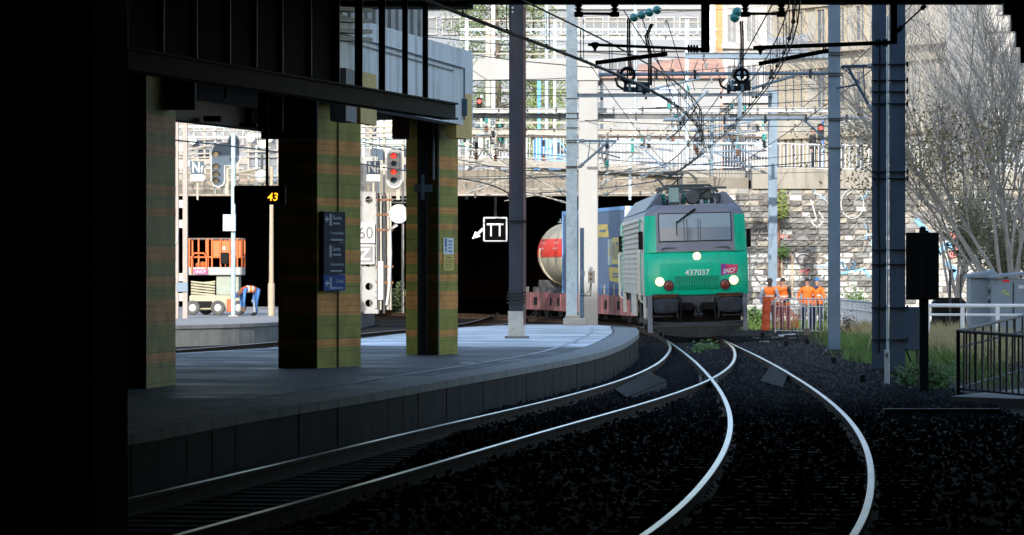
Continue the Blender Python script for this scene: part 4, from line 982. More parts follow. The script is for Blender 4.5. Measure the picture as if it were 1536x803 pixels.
tr_ = thing('semi_trailer','blue curtain-sided trailer with yellow lettering behind the locomotive','trailer',(tc0.x,tc0.y,TOP),rot=(0,0,tang))
TL = 13.4
m=MB(); m.box(-1.25,1.25,0,TL,1.22,3.86); m.build('curtain_body',tblu,tr_,local=True)
m=MB(); m.box(-1.27,1.27,-.02,TL+.02,3.865,3.99); m.build('roof_rail',tblu2,tr_,local=True)
m=MB(); m.box(-1.27,-1.1,-.03,.16,3.6,3.99); m.build('corner_cap',M('cap_pale',(.55,.6,.65),.5),tr_,local=True)
m=MB(); m.box(-1.24,1.24,.02,TL-.02,1.0,1.215); m.build('chassis_rail',M('navy_rail',(.03,.06,.15),.6),tr_,local=True)
for k in range(46):
    y=.2+k*.285; m=MB(); m.box(-1.262,-1.25,y,y+.045,.92,1.34); m.build('curtain_strap',M('strap',(.05,.09,.2),.7) if k%7 else tyel,tr_,local=True)
for y in (.04,TL-.12): m=MB(); m.box(-1.275,-1.252,y,y+.09,1.0,3.86); m.build('curtain_pole',tblu2,tr_,local=True)
def tl(y,z,e=.006): return (-1.25-e,y,z)
def tpoly(pts,mt,nm='print_block',e=.006): m=MB(); m.poly([tl(y,z,e) for y,z in pts]); m.build(nm,mt,tr_,local=True)
# side seen from the left: far end is left in the picture
tpoly([(5.45,3.42),(5.45,2.98),(3.25,2.98),(3.55,3.42)],tyel)
tpoly([(3.3,1.95),(3.1,1.48),(.95,1.40),(.85,1.92)],tyel)
tpoly([(3.45,2.90),(3.45,2.02),(2.7,2.02),(2.7,2.90)],M('print_pale',(.28,.34,.34),.6,var=.2))
tpoly([(2.62,2.95),(2.62,2.04),(1.15,2.04),(1.15,2.95)],M('print_olive',(.4,.35,.14),.6,var=.2))
text('lettering','WALTER',tblu,tr_,tl(1.9,2.5,.010),right=(0,-1,0),width=1.3,height=.6,local=True,depth=.001)
text('lettering','LKW',tyel,tr_,tl(3.08,2.46,.010),right=(0,-1,0),width=.6,height=.3,local=True,depth=.001)
for z in (1.72,1.62): tpoly([(2.5,z+.03),(2.5,z-.03),(1.3,z-.03),(1.3,z+.03)],tblu,'print_line',.01)
tpoly([(5.2,3.24),(5.2,3.16),(3.9,3.16),(3.9,3.24)],tblu,'print_line',.01)
for z0,z1 in ((2.62,3.1),(1.3,1.55)): tpoly([(TL-1.2,z1),(TL-1.2,z0),(TL-1.9 if z0>2 else TL-1.5,z0),(TL-1.9 if z0>2 else TL-1.5,z1)],tyel)
# tank container
kdir = Vector((-.2,.98)).normalized(); kang = math.atan2(kdir.y,kdir.x)-math.pi/2; kc = Vector((3.1,149.2))
wg2 = wagon_frame('faded red wagon carrying the white tank container into the tunnel', tuple(kc-kdir*.9), kang+.03, 8)
tk = thing('tank_container','cream tank container with a red stripe behind the blue trailer','tank',(kc.x,kc.y,TOP),rot=(0,0,kang))
tcream=M('tank_cream',(.34,.30,.22),.7,var=.1,scale=1,dirt=(.3,.27,.22),damt=.4,dscale=.8,streak=True); tred=M('tank_red',(.55,.04,.025),.5,var=.1)
m=MB(); prof=[(.05,-.1),(.6,-.02),(.95,.12),(1.12,.35),(1.2,.7),(1.2,4.7),(1.1,5.15),(.9,5.4),(.5,5.55),(.05,5.6)]
m.lathe(prof,(0,0,2.45),'y',32); m.build('tank_shell',tcream,tk,local=True,smooth=True)
m=MB(); rg=[]
for r,y in prof[3:8]:
    rg.append([( -(r+.006)*math.cos(a), y, 2.45+(r+.006)*math.sin(a)) for a in [R(-6+34*k/6) for k in range(7)]])
m.loft(rg,closed=False); m.build('red_stripe',tred,tk,local=True,smooth=True)
for yy in (1.2,3.6):
    a=[(yy+.8,2.62),(yy+.8,2.9),(yy,2.9),(yy,2.62)]; m=MB(); m.poly([(-math.sqrt(1.2**2-(z-2.45)**2)-.012,y,z) for y,z in a]); m.build('stripe_mark',M('stripe_pale',(.5,.2,.17),.5,var=.3),tk,local=True)
for yy in (4.2,):
    m=MB(); m.tube([(1.22*math.sin(a),yy,2.45-1.22*math.cos(a)) for a in [R(-100+200*k/14) for k in range(15)]],.05,5); m.build('saddle_band',tcream,tk,local=True)
m=MB(); m.box(-.3,.3,.3,5.2,3.66,3.7)
for k in range(9): m.box(-.3,-.26,.4+k*.55,.44+k*.55,3.7,3.8)
m.build('walkway',galv,tk,local=True)
for s in (-1,1): m=MB(); m.box(s*1.15-.06,s*1.15+.06,0,5.5,1.0,1.18); m.build('frame_rail',dgry,tk,local=True)
for yy in (.6,4.9): m=MB(); m.box(-1.1,1.1,yy-.1,yy+.1,1.0,1.45); m.build('cradle',dgry,tk,local=True)
# ================================================================== POSTS, GANTRIES, WIRES
def hpost(name, lab, px0, px1, d, z0, ztop, mt, plinth=None, grp=None, cat='mast'):
    x0, x1 = PX(px0,d), PX(px1,d); w_ = x1-x0; t = thing(name, lab, cat, ((x0+x1)/2,d,z0), grp)
    m = MB(); m.box(x0,x1,d,d+.022,z0,ztop); m.box(x0,x1,d+w_-.022,d+w_,z0,ztop); m.box((x0+x1)/2-.012,(x0+x1)/2+.012,d+.022,d+w_-.022,z0,ztop); m.build('post', mt, t)
    if plinth:
        e, h, pm = plinth; m = MB(); m.cbox(x0-e,x1+e,d-e,d+w_+e,z0-.05,z0+h,.02); m.build('base_plinth', pm, t)
    return t
d = 87.3
rp = hpost('steel_mast','rust streaked dark steel mast standing on the island platform with a pale foot',763.5,786,d,PZT,PZ(-30,d),rusty)
m = MB(); m.box(PX(762,d),PX(787.5,d),d-.03,d+.37,PZT,PZ(467,d)); m.build('painted_foot', M('pale_foot',(.5,.48,.42),.8,var=.2,dirt=(.25,.2,.15),damt=.5,dscale=4), rp)
m = MB(); m.quadbox([(PX(757,d),d-.1),(PX(794,d),d-.1),(PX(794,d),d+.5),(PX(757,d),d+.5)],PZT,PZT+.05); m.build('base_plate', coping, rp)
m = MB(); m.box(PX(785,d),PX(789,d),d-.05,d+.1,PZT+.3,PZ(10,d)); m.build('cable_duct', M('duct_brown',(.12,.08,.07),.6,var=.3), rp)
for y in (331,332.5): m = MB(); m.box(PX(761,d),PX(790,d),d-.055,d-.034,PZ(y+2,d),PZ(y-1,d)); m.build('strap', dsteel, rp)
for k in range(4):
    m = MB(); m.box(PX(762,d)-.03,PX(787,d)+.03,d-.05,d-.03,PZ(455-k*5,d),PZ(453-k*5,d)); m.build('strap', dsteel, rp)
for k in range(2): m = MB(); m.lathe([(.025,-.02),(.025,0)],(PX(769,d),d-.002,PZ(12+k*6,d)),'y',8); m.build('bolt_head', white, rp)
d = 107.5
gp = thing('steel_mast','galvanised box mast on a concrete plinth at the end of the island platform','mast',(PX(857,d),d,PZT))
m = MB(); m.cbox(PX(849.5,d),PX(866,d),d,d+.3,PZT+.1,PZ(-30,d),.012); m.build('post', galv, gp)
m = MB(); m.cbox(PX(845,d),PX(880,d),d-.12,d+.42,PZT,PZT+.19,.02); m.build('base_plinth', conc, gp)
m = MB(); m.cbox(PX(848,d),PX(867.5,d),d-.03,d+.33,PZT+.19,PZT+.26,.01); m.build('base_collar', M('collar',(.3,.27,.22),.7), gp)
for y in (148,170,178,192,211,214,250,252): m = MB(); m.box(PX(848.5,d),PX(869,d),d-.03,d-.004,PZ(y+.6,d),PZ(y-.6,d)); m.build('clamp', dsteel, gp)
m = MB(); m.box(PX(870,d+1),PX(876,d+1),d+1,d+1.1,PZ(478,d+1),PZ(342,d+1)); m.build('side_duct', bsteel, gp)
# signal control boxes
m = MB(); m.cbox(PX(871,d),PX(877,d),d-.15,d-.02,PZ(415,d),PZ(406,d),.01); m.build('switch_box', bsteel, gp)
m = MB(); m.cbox(PX(882,d),PX(892,d),d-.15,d-.02,PZ(425,d),PZ(406,d),.01); cbx = m.build('control_box', M('box_tan',(.3,.28,.24),.6,var=.2), gp)
for y in (411,419): m = MB(); m.lathe([(.035,-.02),(.035,0)],(PX(886,d),d-.16,PZ(y,d)),'y',10); m.build('button', rust, cbx)
m = MB(); m.sphere((PX(886,d),d-.08,PZ(403,d)),.055,8,5); m.build('beacon', white, gp)
m = MB(); m.tube([(PX(886,d),d-.08,PZ(425,d)),(PX(884,d),d-.08,PZ(436,d)),(PX(878,d),d-.08,PZ(443,d)),(PX(873,d),d-.08,PZ(433,d)),(PX(871,d),d-.05,PZ(440,d))],.012,5); m.tube([(PX(871,d),d-.08,PZ(444,d)),(PX(886,d),d-.08,PZ(444,d)),(PX(887,d),d-.08,PZ(425,d))],.014,5); m.build('cable_loop', black, gp)
hpost('steel_mast','slender blue grey steel mast standing in front of the graffiti wall by the workers',1153,1166,141,0,PZ(135,141),bsteel)
p4 = hpost('steel_mast','blue grey steel mast with flat base plate behind the track in the ballast',1243.5,1260.5,94,.12,PZ(-20,94),bsteel,(.06,.06,dsteel))
m = MB(); m.cbox(PX(1235,94),PX(1268,94),93.85,94.4,-.02,.12,.03); m.build('footing', conc_e, p4)
for y in (67,79,83,110,114,178,181,222): m = MB(); m.box(PX(1242,94),PX(1264,94),93.96,93.995,PZ(y+.7,94),PZ(y-.7,94)); m.build('clamp', dsteel, p4)
p5 = hpost('steel_mast','dark blue steel mast, slimmer of a joined pair beside the black board',1309.5,1329.5,79,0,PZ(-30,79),dbsteel,(.05,.12,conc_e))
p6 = hpost('steel_mast','dark blue steel mast, wider of a joined pair beside the black board',1336,1358,77.5,0,PZ(-30,77.5),dbsteel,(.05,.1,conc_e))
for pp, xa, xb, d in ((p5,1307,1331,79),(p6,1331,1362,77.5)):
    for y in (97,121,138,156,258,268,375,397,462,510): m = MB(); m.box(PX(xa,d),PX(xb,d),d-.05,d-.004,PZ(y+.8,d),PZ(y-.8,d)); m.tube([(PX(xb,d)-.02,d-.06,PZ(y+4,d)),(PX(xb,d)-.02,d-.06,PZ(y-4,d))],.022,5); m.build('clamp', black, pp)
m = MB(); m.tube([(PX(1319,78.9),78.96,.4),(PX(1320,78.9),78.96,2.2),(PX(1318,78.9),78.96,3.4),(PX(1320,78.9),78.96,6.5)],.02,5); m.build('cable', black, p5)
m = MB(); m.tube([(PX(1331.5,78),78,.1),(PX(1331.5,78),78,7)],.022,6); m.build('bright_conduit', galv, p5)

# black backed signal board on a timber post
d = 66; sb = thing('signal_board','black rectangular board seen from behind on a dark timber post','board',(PX(1386,d),d,0))
m = MB(); m.cbox(PX(1379.5,d),PX(1393,d),d,d+.14,0,PZ(346,d),.01); m.lathe([(.055,0),(.055,.05),(.03,.08)],(PX(1384.5,d),d+.05,PZ(347,d)),'z',10); m.build('post', black, sb)
m = MB(); m.cbox(PX(1358.5,d),PX(1408,d),d-.06,d-.005,PZ(450,d),PZ(349,d),.012); bd_=m.build('board', black, sb)
for x in (1372,1391): m = MB(); m.box(PX(x,d)-.01,PX(x,d)+.01,d-.075,d-.061,PZ(447,d),PZ(352,d)); m.build('batten', black, bd_)
# grey cabinet beside it
d = 80; ec = thing('equipment_cabinet','small dark grey equipment cabinet on legs behind the black board','cabinet',(PX(1369,d),d,0))
m = MB(); m.cbox(PX(1357,d),PX(1384,d),d+.5,d+.85,PZ(527,d),PZ(461,d),.015); m.build('housing', dbsteel, ec)
for x in (1361,1380): m = MB(); m.box(PX(x,d)-.02,PX(x,d)+.02,d+.6,d+.7,0,PZ(527,d)); m.build('leg', dsteel, ec)
m = MB(); m.tube([(PX(1362,d),d+.48,PZ(524,d)),(PX(1368,d),d+.45,PZ(540,d)),(PX(1374,d),d+.45,.05)],.02,5); m.build('cable', black, ec)
# white numbered marker post
d = 71; mp_ = thing('marker_post','slim white marker post with black number 9 in the ballast','marker',(PX(1330.5,d),d,0))
m = MB(); m.cbox(PX(1327,d),PX(1334.5,d),d,d+.05,-.05,PZ(525,d),.01); m.build('post', M('marker_white',(.5,.54,.56),.6,var=.1,dirt=(.3,.3,.3),damt=.4), mp_)
text('number','9',black,mp_,(PX(1330,d),d-.004,PZ(534,d)),height=.09)

# ---- overhead wires following the tracks
wire = M('copper_wire',(.04,.042,.045),.5,metal=.5,var=.2)
def catenary(lab, line, y0, y1, z, sysh, n, rad=.012):
    t = thing('overhead_wire', lab, 'wire', (at_y(line,y0),y0,z))
    pts = [Vector((at_y(line,y0+(y1-y0)*k/n), y0+(y1-y0)*k/n, z)) for k in range(n+1)]
    m = MB(); m.tube(pts, rad, 5); m.tube([p+Vector((.05,0,0)) for p in pts], rad, 5); m.build('contact_wire', wire, t)
    mp = [p+Vector((0,0,sysh + .25*((2*(k/n)-1)**2) if sysh else 0)) for k, p in enumerate(pts)]
    m = MB(); m.tube(mp, rad, 5); m.build('messenger_wire', wire, t)
    for k in range(1,n):
        m = MB(); a, b = pts[k], mp[k]; m.tube([a,b],.006,4); m.tube([a+Vector((.04,0,0)),b+Vector((.04,0,0))],.005,4); m.sphere(a+Vector((0,0,.02)),.03,6,4); m.build('dropper', wire, t)
LW = [(x+(-.05 if y<60 else 0),y) for x,y in LC[4:]]
catenary('overhead contact wires sloping across the view above the left hand track', LL, 36, 96, 5.0, .42, 18, .014)
catenary('overhead contact wires above the right hand curved track under the roof', RL, 30, 100, 5.0, .42, 20, .010)
catenary('overhead contact wires above the wagons running into the tunnel', RL, 101, 160, 5.0, .45, 18, .016)
catenary('overhead contact wires above the track beside the far platform', BL, 86, 160, 5.0, .6, 18, .016)
extra = [((1056,175),110,(1165,-5),60,.012),((960,20),75,(1040,215),120,.012),((1000,30),80,(1070,240),122,.01),((935,15),75,(1060,190),118,.012),((1095,255),128,(1345,75),90,.012),((1045,160),100,(1000,210),118,.02),((880,90),95,(1010,260),130,.01),((700,210),150,(850,290),154,.016),((1205,160),118,(1380,-5),85,.012)]
for i,(a,da,b,db,r_) in enumerate(extra):
    pa_, pb_ = P(*a,da), P(*b,db); mid = (pa_+pb_)/2 - Vector((0,0,.12)); m = MB(); m.tube([pa_,(pa_+mid)/2-Vector((0,0,.03)),mid,(pb_+mid)/2-Vector((0,0,.03)),pb_], r_, 5)
    m.build('feeder_wire', wire, label='slack feeder wire strung between the overhead line masts', cat='wire', group='feeder wires')

# ---- insulators
glass_ins = M('glass_insulator',(.05,.30,.26),.12,var=.1,coat=.6)
def disc_string(t, a, b, n, r, mt=None, nm='insulator_disc', face=None):
    a, b = Vector(a), Vector(b); dr = (b-a).normalized()
    if face: dr = Vector(face).normalized()
    for k in range(n):
        c = a.lerp(b, (k+.5)/n); m = MB(); m.tube([c-dr*.05,c-dr*.03,c+dr*.0,c+dr*.035,c+dr*.05],[r*.25,r,r*.95,r*.45,r*.25],12); m.build(nm, mt or glass_ins, t, smooth=True)
    m = MB(); m.tube([a,b],.014,5); m.build('insulator_rod', dsteel, t)
# feeder clusters: chain of green insulators, two hanging cables, weight frame
def cluster(lab, d, chain, cables, frame, wheel):
    t = thing('wire_tensioner', lab, 'tensioner', tuple(P(*frame[0],d)))
    disc_string(t, P(*chain[0],d), P(*chain[1],d), chain[2], .062*chain[3], face=(.35,-1,.15))
    for c in cables:
        for o_ in (0,.035): m = MB(); m.tube([P(x,y,d)+Vector((o_+(.03*math.sin(y*.4)),0,0)) for x,y in c],.016,6); m.build('hanging_cable', black, t)
    a, b = P(*frame[0],d), P(*frame[1],d); m = MB(); m.bar(a,b,.09,.09); m.bar(a+Vector((.05,.12,.12)),b+Vector((0,.12,.12)),.06,.06); m.build('weight_frame', bsteel, t)
    for k in range(7): p = a.lerp(b,(k+.5)/7); m = MB(); hh=random.uniform(.02,.17); m.cbox(p.x-random.uniform(.015,.045),p.x+.03,d-.1,d+.1,p.z-random.uniform(.02,.08),p.z+hh,.01); m.build('clamp_block', galv if k%3==1 else dsteel, t)
    m = MB(); m.tube([a,a+Vector((-.1,0,.06)),a+Vector((-.14,0,.2))],.022,6); m.build('hook', dsteel, t)
    c = P(*wheel,d); m = MB(); m.tube([c+Vector((.12*math.cos(q),-.1,.12*math.sin(q))) for q in [2*math.pi*k/16 for k in range(17)]],.03,6); m.tube([c+Vector((-.1,-.1,0)),c+Vector((.1,-.1,0))],.014,4); m.tube([c+Vector((0,-.1,-.1)),c+Vector((0,-.1,.1))],.014,4); m.build('pulley', black, t)
cluster('cable tensioner with a row of green glass insulators beside the black hanger',70,((946,28),(992,13),4,1.25),([(944,28),(939,50),(944,75),(943,112)],[(974,36),(968,55),(972,80),(971,128)],),((935,134),(975,136)),(941,113))
cluster('cable tensioner with a single green glass insulator near the cream house',72,((1101,30),(1108,14),2,1.5),([(1110,32),(1114,60),(1114,90),(1112,118)],),((1090,134),(1126,132)),(1112,114))

# ---- black hangers and arms under the roof edge
def hanger(lab, px_, ytop, ybot, d, wd, arm):
    t = thing('roof_hanger', lab, 'hanger', (PX(px_,d),d,PZ(ybot,d))); x = PX(px_,d)
    m = MB(); m.box(x-wd/2,x+wd/2,d-.06,d+.06,PZ(ybot,d),6.2); m.build('drop_post', black, t)
    (a,b,ya,yb,hh),(a2,b2,y2a,y2b) = arm
    m = MB(); m.tube([P(a,ya,d),P(b,yb,d)],hh,8); m.build('arm', black, t)
    m = MB(); m.bar(P(a2,y2a,d-.2),P(b2,y2b,d-.2),.05,.06); m.build('registration_arm', black, t)
    for f in (.03,.08): p = P(b,yb,d).lerp(P(a,ya,d),f+.02); m = MB(); m.lathe([(.02,-.04),(.06,-.03),(.06,-.01),(.02,0),(.06,.01),(.06,.03),(.02,.04)],p,'x',10); m.build('insulator', black, t)
    p = P(a,ya,d); m = MB(); m.lathe([(.015,-.1),(.02,-.07),(.03,-.05),(.06,-.02),(.06,.02),(.03,.035)],p+Vector((.1,0,0)),'z',10); m.build('end_insulator', black, t)
    for f in (.2,.35): p = P(b2,y2b,d-.2); m = MB(); m.tube([p.lerp(P(a2,y2a,d-.2),f*.2),p.lerp(P(a2,y2a,d-.2),f*.2)+Vector((0,.2,.12))],.012,4); m.build('hook', black, t)
hanger('black drop post under the roof edge holding arms over the left hand track',1058,0,79,57.1,.12,((882,1052,67,74,.022),(893,1001,94.5,81)))
hanger('black drop post under the roof edge holding arms over the right hand track',1340.5,0,66,57.1,.09,((1130,1338,72,64,.03),(1138,1243,96,76)))
m = MB(); m.tube([P(1345,48,58),P(1388,8,58)],.014,5); m.tube([P(1345,48,58),P(1353,40,58)],.035,6); m.tube([P(1382,14,58),P(1388,8,58)],.035,6); m.build('turnbuckle_stay', black, label='short black stay with turnbuckles from the hanger to the roof', cat='stay')
for lab,px_ in (('black ceiling insulator pair nearer the galvanised mast',868),('black ceiling insulator pair nearer the cream house',1118)):
    d = 57.15; t = thing('ceiling_insulator', lab, 'insulator', (PX(px_,d),d,PZ(26,d)))
    for dx in (0,54):
        x = PX(px_+dx,d); m = MB(); m.lathe([(.03,PZ(25,d)),(.055,PZ(24,d)),(.055,PZ(18,d)),(.03,PZ(17,d)),(.06,PZ(13,d)),(.03,PZ(12,d)),(.06,PZ(8,d)),(.03,PZ(7,d)),(.04,6.2)],(x,d,0),'z',10); m.build('insulator_body', black, t)
        m = MB(); m.cbox(x-.065,x+.065,d-.08,d+.08,PZ(25.5,d),PZ(18,d),.01); m.build('end_clamp', black, t)
    m = MB(); m.tube([P(px_,20.5,d),P(px_+54,21,d)],.02,6); m.build('link_bar', black, t)

# ---- gantries: horizontal beams across the tracks
def gbeam(name, lab, a, b, d, r_, mt, db=None, shape='tube', extra=None):
    db = db or d; t = thing(name, lab, 'gantry', tuple((P(*a,d)+P(*b,db))/2)); pa_, pb_ = P(*a,d), P(*b,db)
    m = MB()
    if shape == 'tube': m.tube([pa_,pb_],r_,8)
    else: m.bar(pa_,pb_,.18,2*r_); m.bar(pa_+Vector((0,0,r_)),pb_+Vector((0,0,r_)),.3,.02); m.bar(pa_-Vector((0,0,r_)),pb_-Vector((0,0,r_)),.3,.02)
    m.build('beam', mt, t)
    L_ = (pb_-pa_).length
    for k in range(extra or 0):
        f = (k+.5)/extra; p = pa_.lerp(pb_, f); m = MB(); m.box(p.x-.03,p.x+.03,p.y-.12,p.y-.0,p.z-r_-.08,p.z+r_+.05); m.build('clamp', dsteel, t)
    return t
gbeam('gantry_beam','grey tube beam fixed to the blue mast in the ballast',(898,112),(1244,110),94.2,.042,bsteel,extra=6)
gbeam('gantry_beam','blue grey I-beam high above the locomotive',(1028,84),(1246,83),118,.075,bsteel,shape='I',extra=4)
gbeam('gantry_beam','flat blue grey beam joined to the galvanised mast',(866,143.5),(1152,142),107.6,.045,bsteel,db=141,shape='I',extra=5)
gbeam('gantry_beam','broad white gantry beam above a dark one across all tracks',(640,166.5),(1244,165),132,.065,M('gantry_white',(.36,.375,.38),.5,var=.08),shape='I',extra=14)
gbeam('gantry_beam','dark gantry beam just below the broad white one',(640,174),(1210,175),134,.07,M('gantry_dark',(.10,.10,.10),.6,var=.3),shape='I',extra=10)
gbeam('gantry_beam','grey tube beam below the dark gantry beam',(995,180),(1300,177),112,.05,galv,extra=5)
gbeam('gantry_beam','pale gantry beam above the bridge railing',(640,196),(1150,198),146,.06,whitey,shape='I',extra=12)
gbeam('gantry_beam','thin brown beam above the bridge railing',(640,204),(1150,207),147,.04,M('gantry_brown',(.14,.11,.09),.7,var=.3),shape='I',extra=8)
gbeam('gantry_beam','slim grey tube crossing in front of the bridge railing',(866,213.5),(1132,216),128,.05,galv,extra=4)
gbeam('gantry_beam','long cream steel tube high in front of the office block',(690,31),(1060,34),165,.035,whitey,extra=3)
gbeam('gantry_beam','second cream steel tube high in front of the office block',(690,55),(1060,56),165,.028,whitey,extra=3)
gbeam('gantry_beam','third cream steel tube just over the concrete beam',(690,81),(900,82),160,.03,whitey,extra=2)
gbeam('gantry_beam','cream beam low across the tunnel mouth',(688,293),(985,290),156,.04,whitey,extra=6)
for k,(px_,yt,yb,d,w_,mt) in enumerate([(700,25,300,165,5,galv),(732,30,210,165,7,whitey),(832,30,240,165,4,galv),(945,160,300,150,4,galv),(1030,30,240,140,5,galv),(1068,176,260,134,4,bsteel),(1110,84,180,119,6,bsteel)]):
    m = MB(); m.box(PX(px_,d)-w_*d/F/2,PX(px_,d)+w_*d/F/2,d,d+.14,PZ(yb,d),PZ(yt,d)); m.build('gantry_upright', mt, label=['grey gantry upright left of the rusty mast','cream gantry upright in front of the evergreens','thin grey gantry upright by the galvanised mast','thin grey upright hanging over the wagons','grey upright hanging over the locomotive roof','blue grey stub between the dark gantry beam and the railing','blue grey hanger under the I-beam'][k], cat='gantry')
# arms fixed to the masts
def cantilever(lab, root, tip, drop, d, mt, grp='catenary arms'):
    # tube, diagonal stay, steady arm and insulators
    t = thing('catenary_cantilever', lab, 'cantilever', tuple(P(*root,d)), grp); a, b = P(*root,d), P(*tip,d); s = 1 if b.x > a.x else -1
    c = a + Vector((0,0,-drop)); k = (b-a)
    m = MB(); m.tube([a,b],.032,6); m.build('top_tube', mt, t); m = MB(); m.tube([c,a+k*.8],.03,6); m.build('stay', mt, t)
    m = MB(); m.tube([a+k*.3,c+(a+k*.8-c)*.3],.014,5); m.build('strut', mt, t)
    e = b + Vector((s*.1,0,-.45)); m = MB(); m.tube([c+(a+k*.8-c)*.6,e],.02,5); m.tube([b,e+Vector((-s*.5,0,.1))],.012,5); m.build('steady_arm', mt, t)
    for p,q in ((a,b),(c,a+k*.8)): disc_string(t, p+(q-p)*.05, p+(q-p)*.16, 3, .055, insg, 'insulator')
cantilever('grey catenary arm on the galvanised mast in front of the concrete column',(868,211.5),(925,212),.72,107.4,bsteel)
rn = random.Random(11); k = 0
for px_, py, dx, d in ((700,225,60,150),(716,252,70,152),(850,238,-95,150),(848,262,-80,153),(905,228,60,145),(900,252,70,150),(1010,226,-60,142),(960,244,55,148),(1140,196,-85,140),(1150,226,-100,142),(700,270,90,154),(850,284,-90,155),(905,270,65,152)):
    cantilever('cream steel catenary arm with insulators hanging before the bridge' if px_<960 else 'blue grey catenary arm with insulators above the locomotive', (px_,py),(px_+dx,py+rn.uniform(-8,8)),rn.uniform(.5,1.0),d,whitey if px_<960 else bsteel,'catenary arms before the bridge' if px_<960 else 'catenary arms above the locomotive'); k += 1
cantilever('blue grey arm on the mast pair reaching to the mast in the ballast',(1309,99),(1262,100),.95,82,dbsteel)
# slanting tubes near centre
for lab,a,b,d,r_,mt in (('slanting grey tube by the insulator cluster',(975,135),(1052,117),100,.03,galv),('slanting grey tube to the mast in the ballast',(1128,133),(1192,114),98,.035,bsteel),('steep slanting grey tube above the locomotive',(1020,178),(1062,136),112,.045,galv),('long slanting blue tube above the locomotive roof',(1035,196),(1130,182),118,.035,bsteel),('slanting stay under the gantry at the mast',(1205,180),(1242,212),95,.022,bsteel)):
    m = MB(); m.tube([P(*a,d),P(*b,d)],r_,7); m.build('catenary_tube', mt, label=lab, cat='tube')
# messy droppers and small insulators over the locomotive
for i in range(14):
    px_ = rn.uniform(1000,1120); y0 = rn.uniform(84,190); d = rn.uniform(112,145); L_ = rn.uniform(18,60)
    t = thing('wire_dropper','short hanging wire with small insulator above the locomotive','dropper',tuple(P(px_,y0+L_,d)),'hanging wires above the locomotive')
    m = MB(); m.tube([P(px_,y0,d),P(px_+rn.uniform(-10,10),y0+L_*.5,d),P(px_+rn.uniform(-16,16),y0+L_,d)],.014,5); m.build('wire', wire, t)
    c = P(px_+rn.uniform(-3,3),y0+L_*.5,d); m = MB(); m.lathe([(.02,-.09),(.06,-.06),(.03,-.03),(.06,0),(.03,.03),(.06,.06),(.02,.09)],c,'z',8); m.build('insulator', rn.choice([insg,dsteel,glass_ins]), t)

# lattice girders across the tracks
def lattice(lab, px0, px1, yt, yb, d, n, mt, r_=.022):
    t = thing('lattice_gantry', lab, 'gantry', tuple(P((px0+px1)/2,yb,d)))
    for y in (yt,yb):
        for e in (0,.4): m = MB(); m.bar(P(px0,y,d)+Vector((0,e,0)),P(px1,y,d)+Vector((0,e,0)),.05,.06); m.build('chord', mt, t)
    for k in range(n):
        xa = px0+(px1-px0)*k/n; xb = px0+(px1-px0)*(k+1)/n; a,b = ((xa,yb),(xb,yt)) if k%2 else ((xa,yt),(xb,yb))
        m = MB(); m.tube([P(*a,d),P(*b,d)],r_,5); m.build('diagonal', mt, t)
lattice('cream lattice girder spanning between the evergreens and the grey stone house',640,1165,184,200,143,34,whitey)
lattice('weathered brown lattice girder right above the tunnel mouth',690,1000,272,287,157.5,26,M('lattice_brown',(.2,.165,.13),.8,var=.3))
lattice('pale lattice girder high in front of the office block',690,1075,44,58,168,30,galv,.02)
lattice('grey lattice girder behind the signals left of the tiled pillar',255,445,190,206,146,18,galv)
lattice('cream lattice girder behind the red signal between the tiled pillars',525,630,184,200,147,10,whitey)
lattice('rusty lattice girder over the tunnel mouth behind the scissor lift',255,445,270,284,157,14,M('lattice_rust',(.25,.2,.16),.8,var=.3))
rn = random.Random(23)
for i in range(34):
    px_ = rn.uniform(690,985) if i < 22 else rn.uniform(985,1150); y0 = rn.choice((168,176,198,206)); d = rn.uniform(136,156); L_ = rn.uniform(22,70); w_ = rn.uniform(6,20)
    mt = whitey if i < 16 else rn.choice((galv,bsteel,whitey)); t = thing('wire_hanger','hanging catenary frame with insulators between the gantry beams and the bridge','hanger',tuple(P(px_,y0+L_,d)),'catenary frames between the gantries')
    m = MB(); m.tube([P(px_,y0,d),P(px_,y0+L_,d)],.035,6); m.build('drop_tube', mt, t)
    m = MB(); m.tube([P(px_,y0+L_,d),P(px_+w_*rn.choice((-1,1)),y0+L_*rn.uniform(.3,.6),d)],.026,6); m.tube([P(px_-w_*.8,y0+L_+rn.uniform(-4,4),d),P(px_+w_*.8,y0+L_+rn.uniform(-4,4),d)],.022,6); m.build('steady_tube', mt, t)
    for q in (.35,.8): c = P(px_,y0+L_*q,d); m = MB(); m.lathe([(.03,-.12),(.085,-.08),(.04,-.04),(.085,0),(.04,.04),(.085,.08),(.03,.12)],c,'z',8); m.build('insulator', rn.choice([insg,rust,glass_ins,dsteel]), t)
rn = random.Random(29)
for i in range(14):
    y = rn.uniform(20,280); a = P(640,y,rn.uniform(120,160)); b = P(1250,y+rn.uniform(-40,40),rn.uniform(110,160)); mid = (a+b)/2-Vector((0,0,rn.uniform(.05,.3)))
    m = MB(); m.tube([a,(a+mid)/2-Vector((0,0,.06)),mid,(b+mid)/2-Vector((0,0,.06)),b],rn.choice((.010,.014,.018)),5); m.build('cross_wire', wire, label='thin cross wire spanning all tracks under the gantries', cat='wire', group='cross wires over the tracks')
# ================================================================== LEFT: SIGNALS, LIFT, LAMPS
sgw = M('signal_white',(.42,.42,.41),.5,var=.05); sblk = M('signal_black',(.05,.055,.06),.5,var=.2)
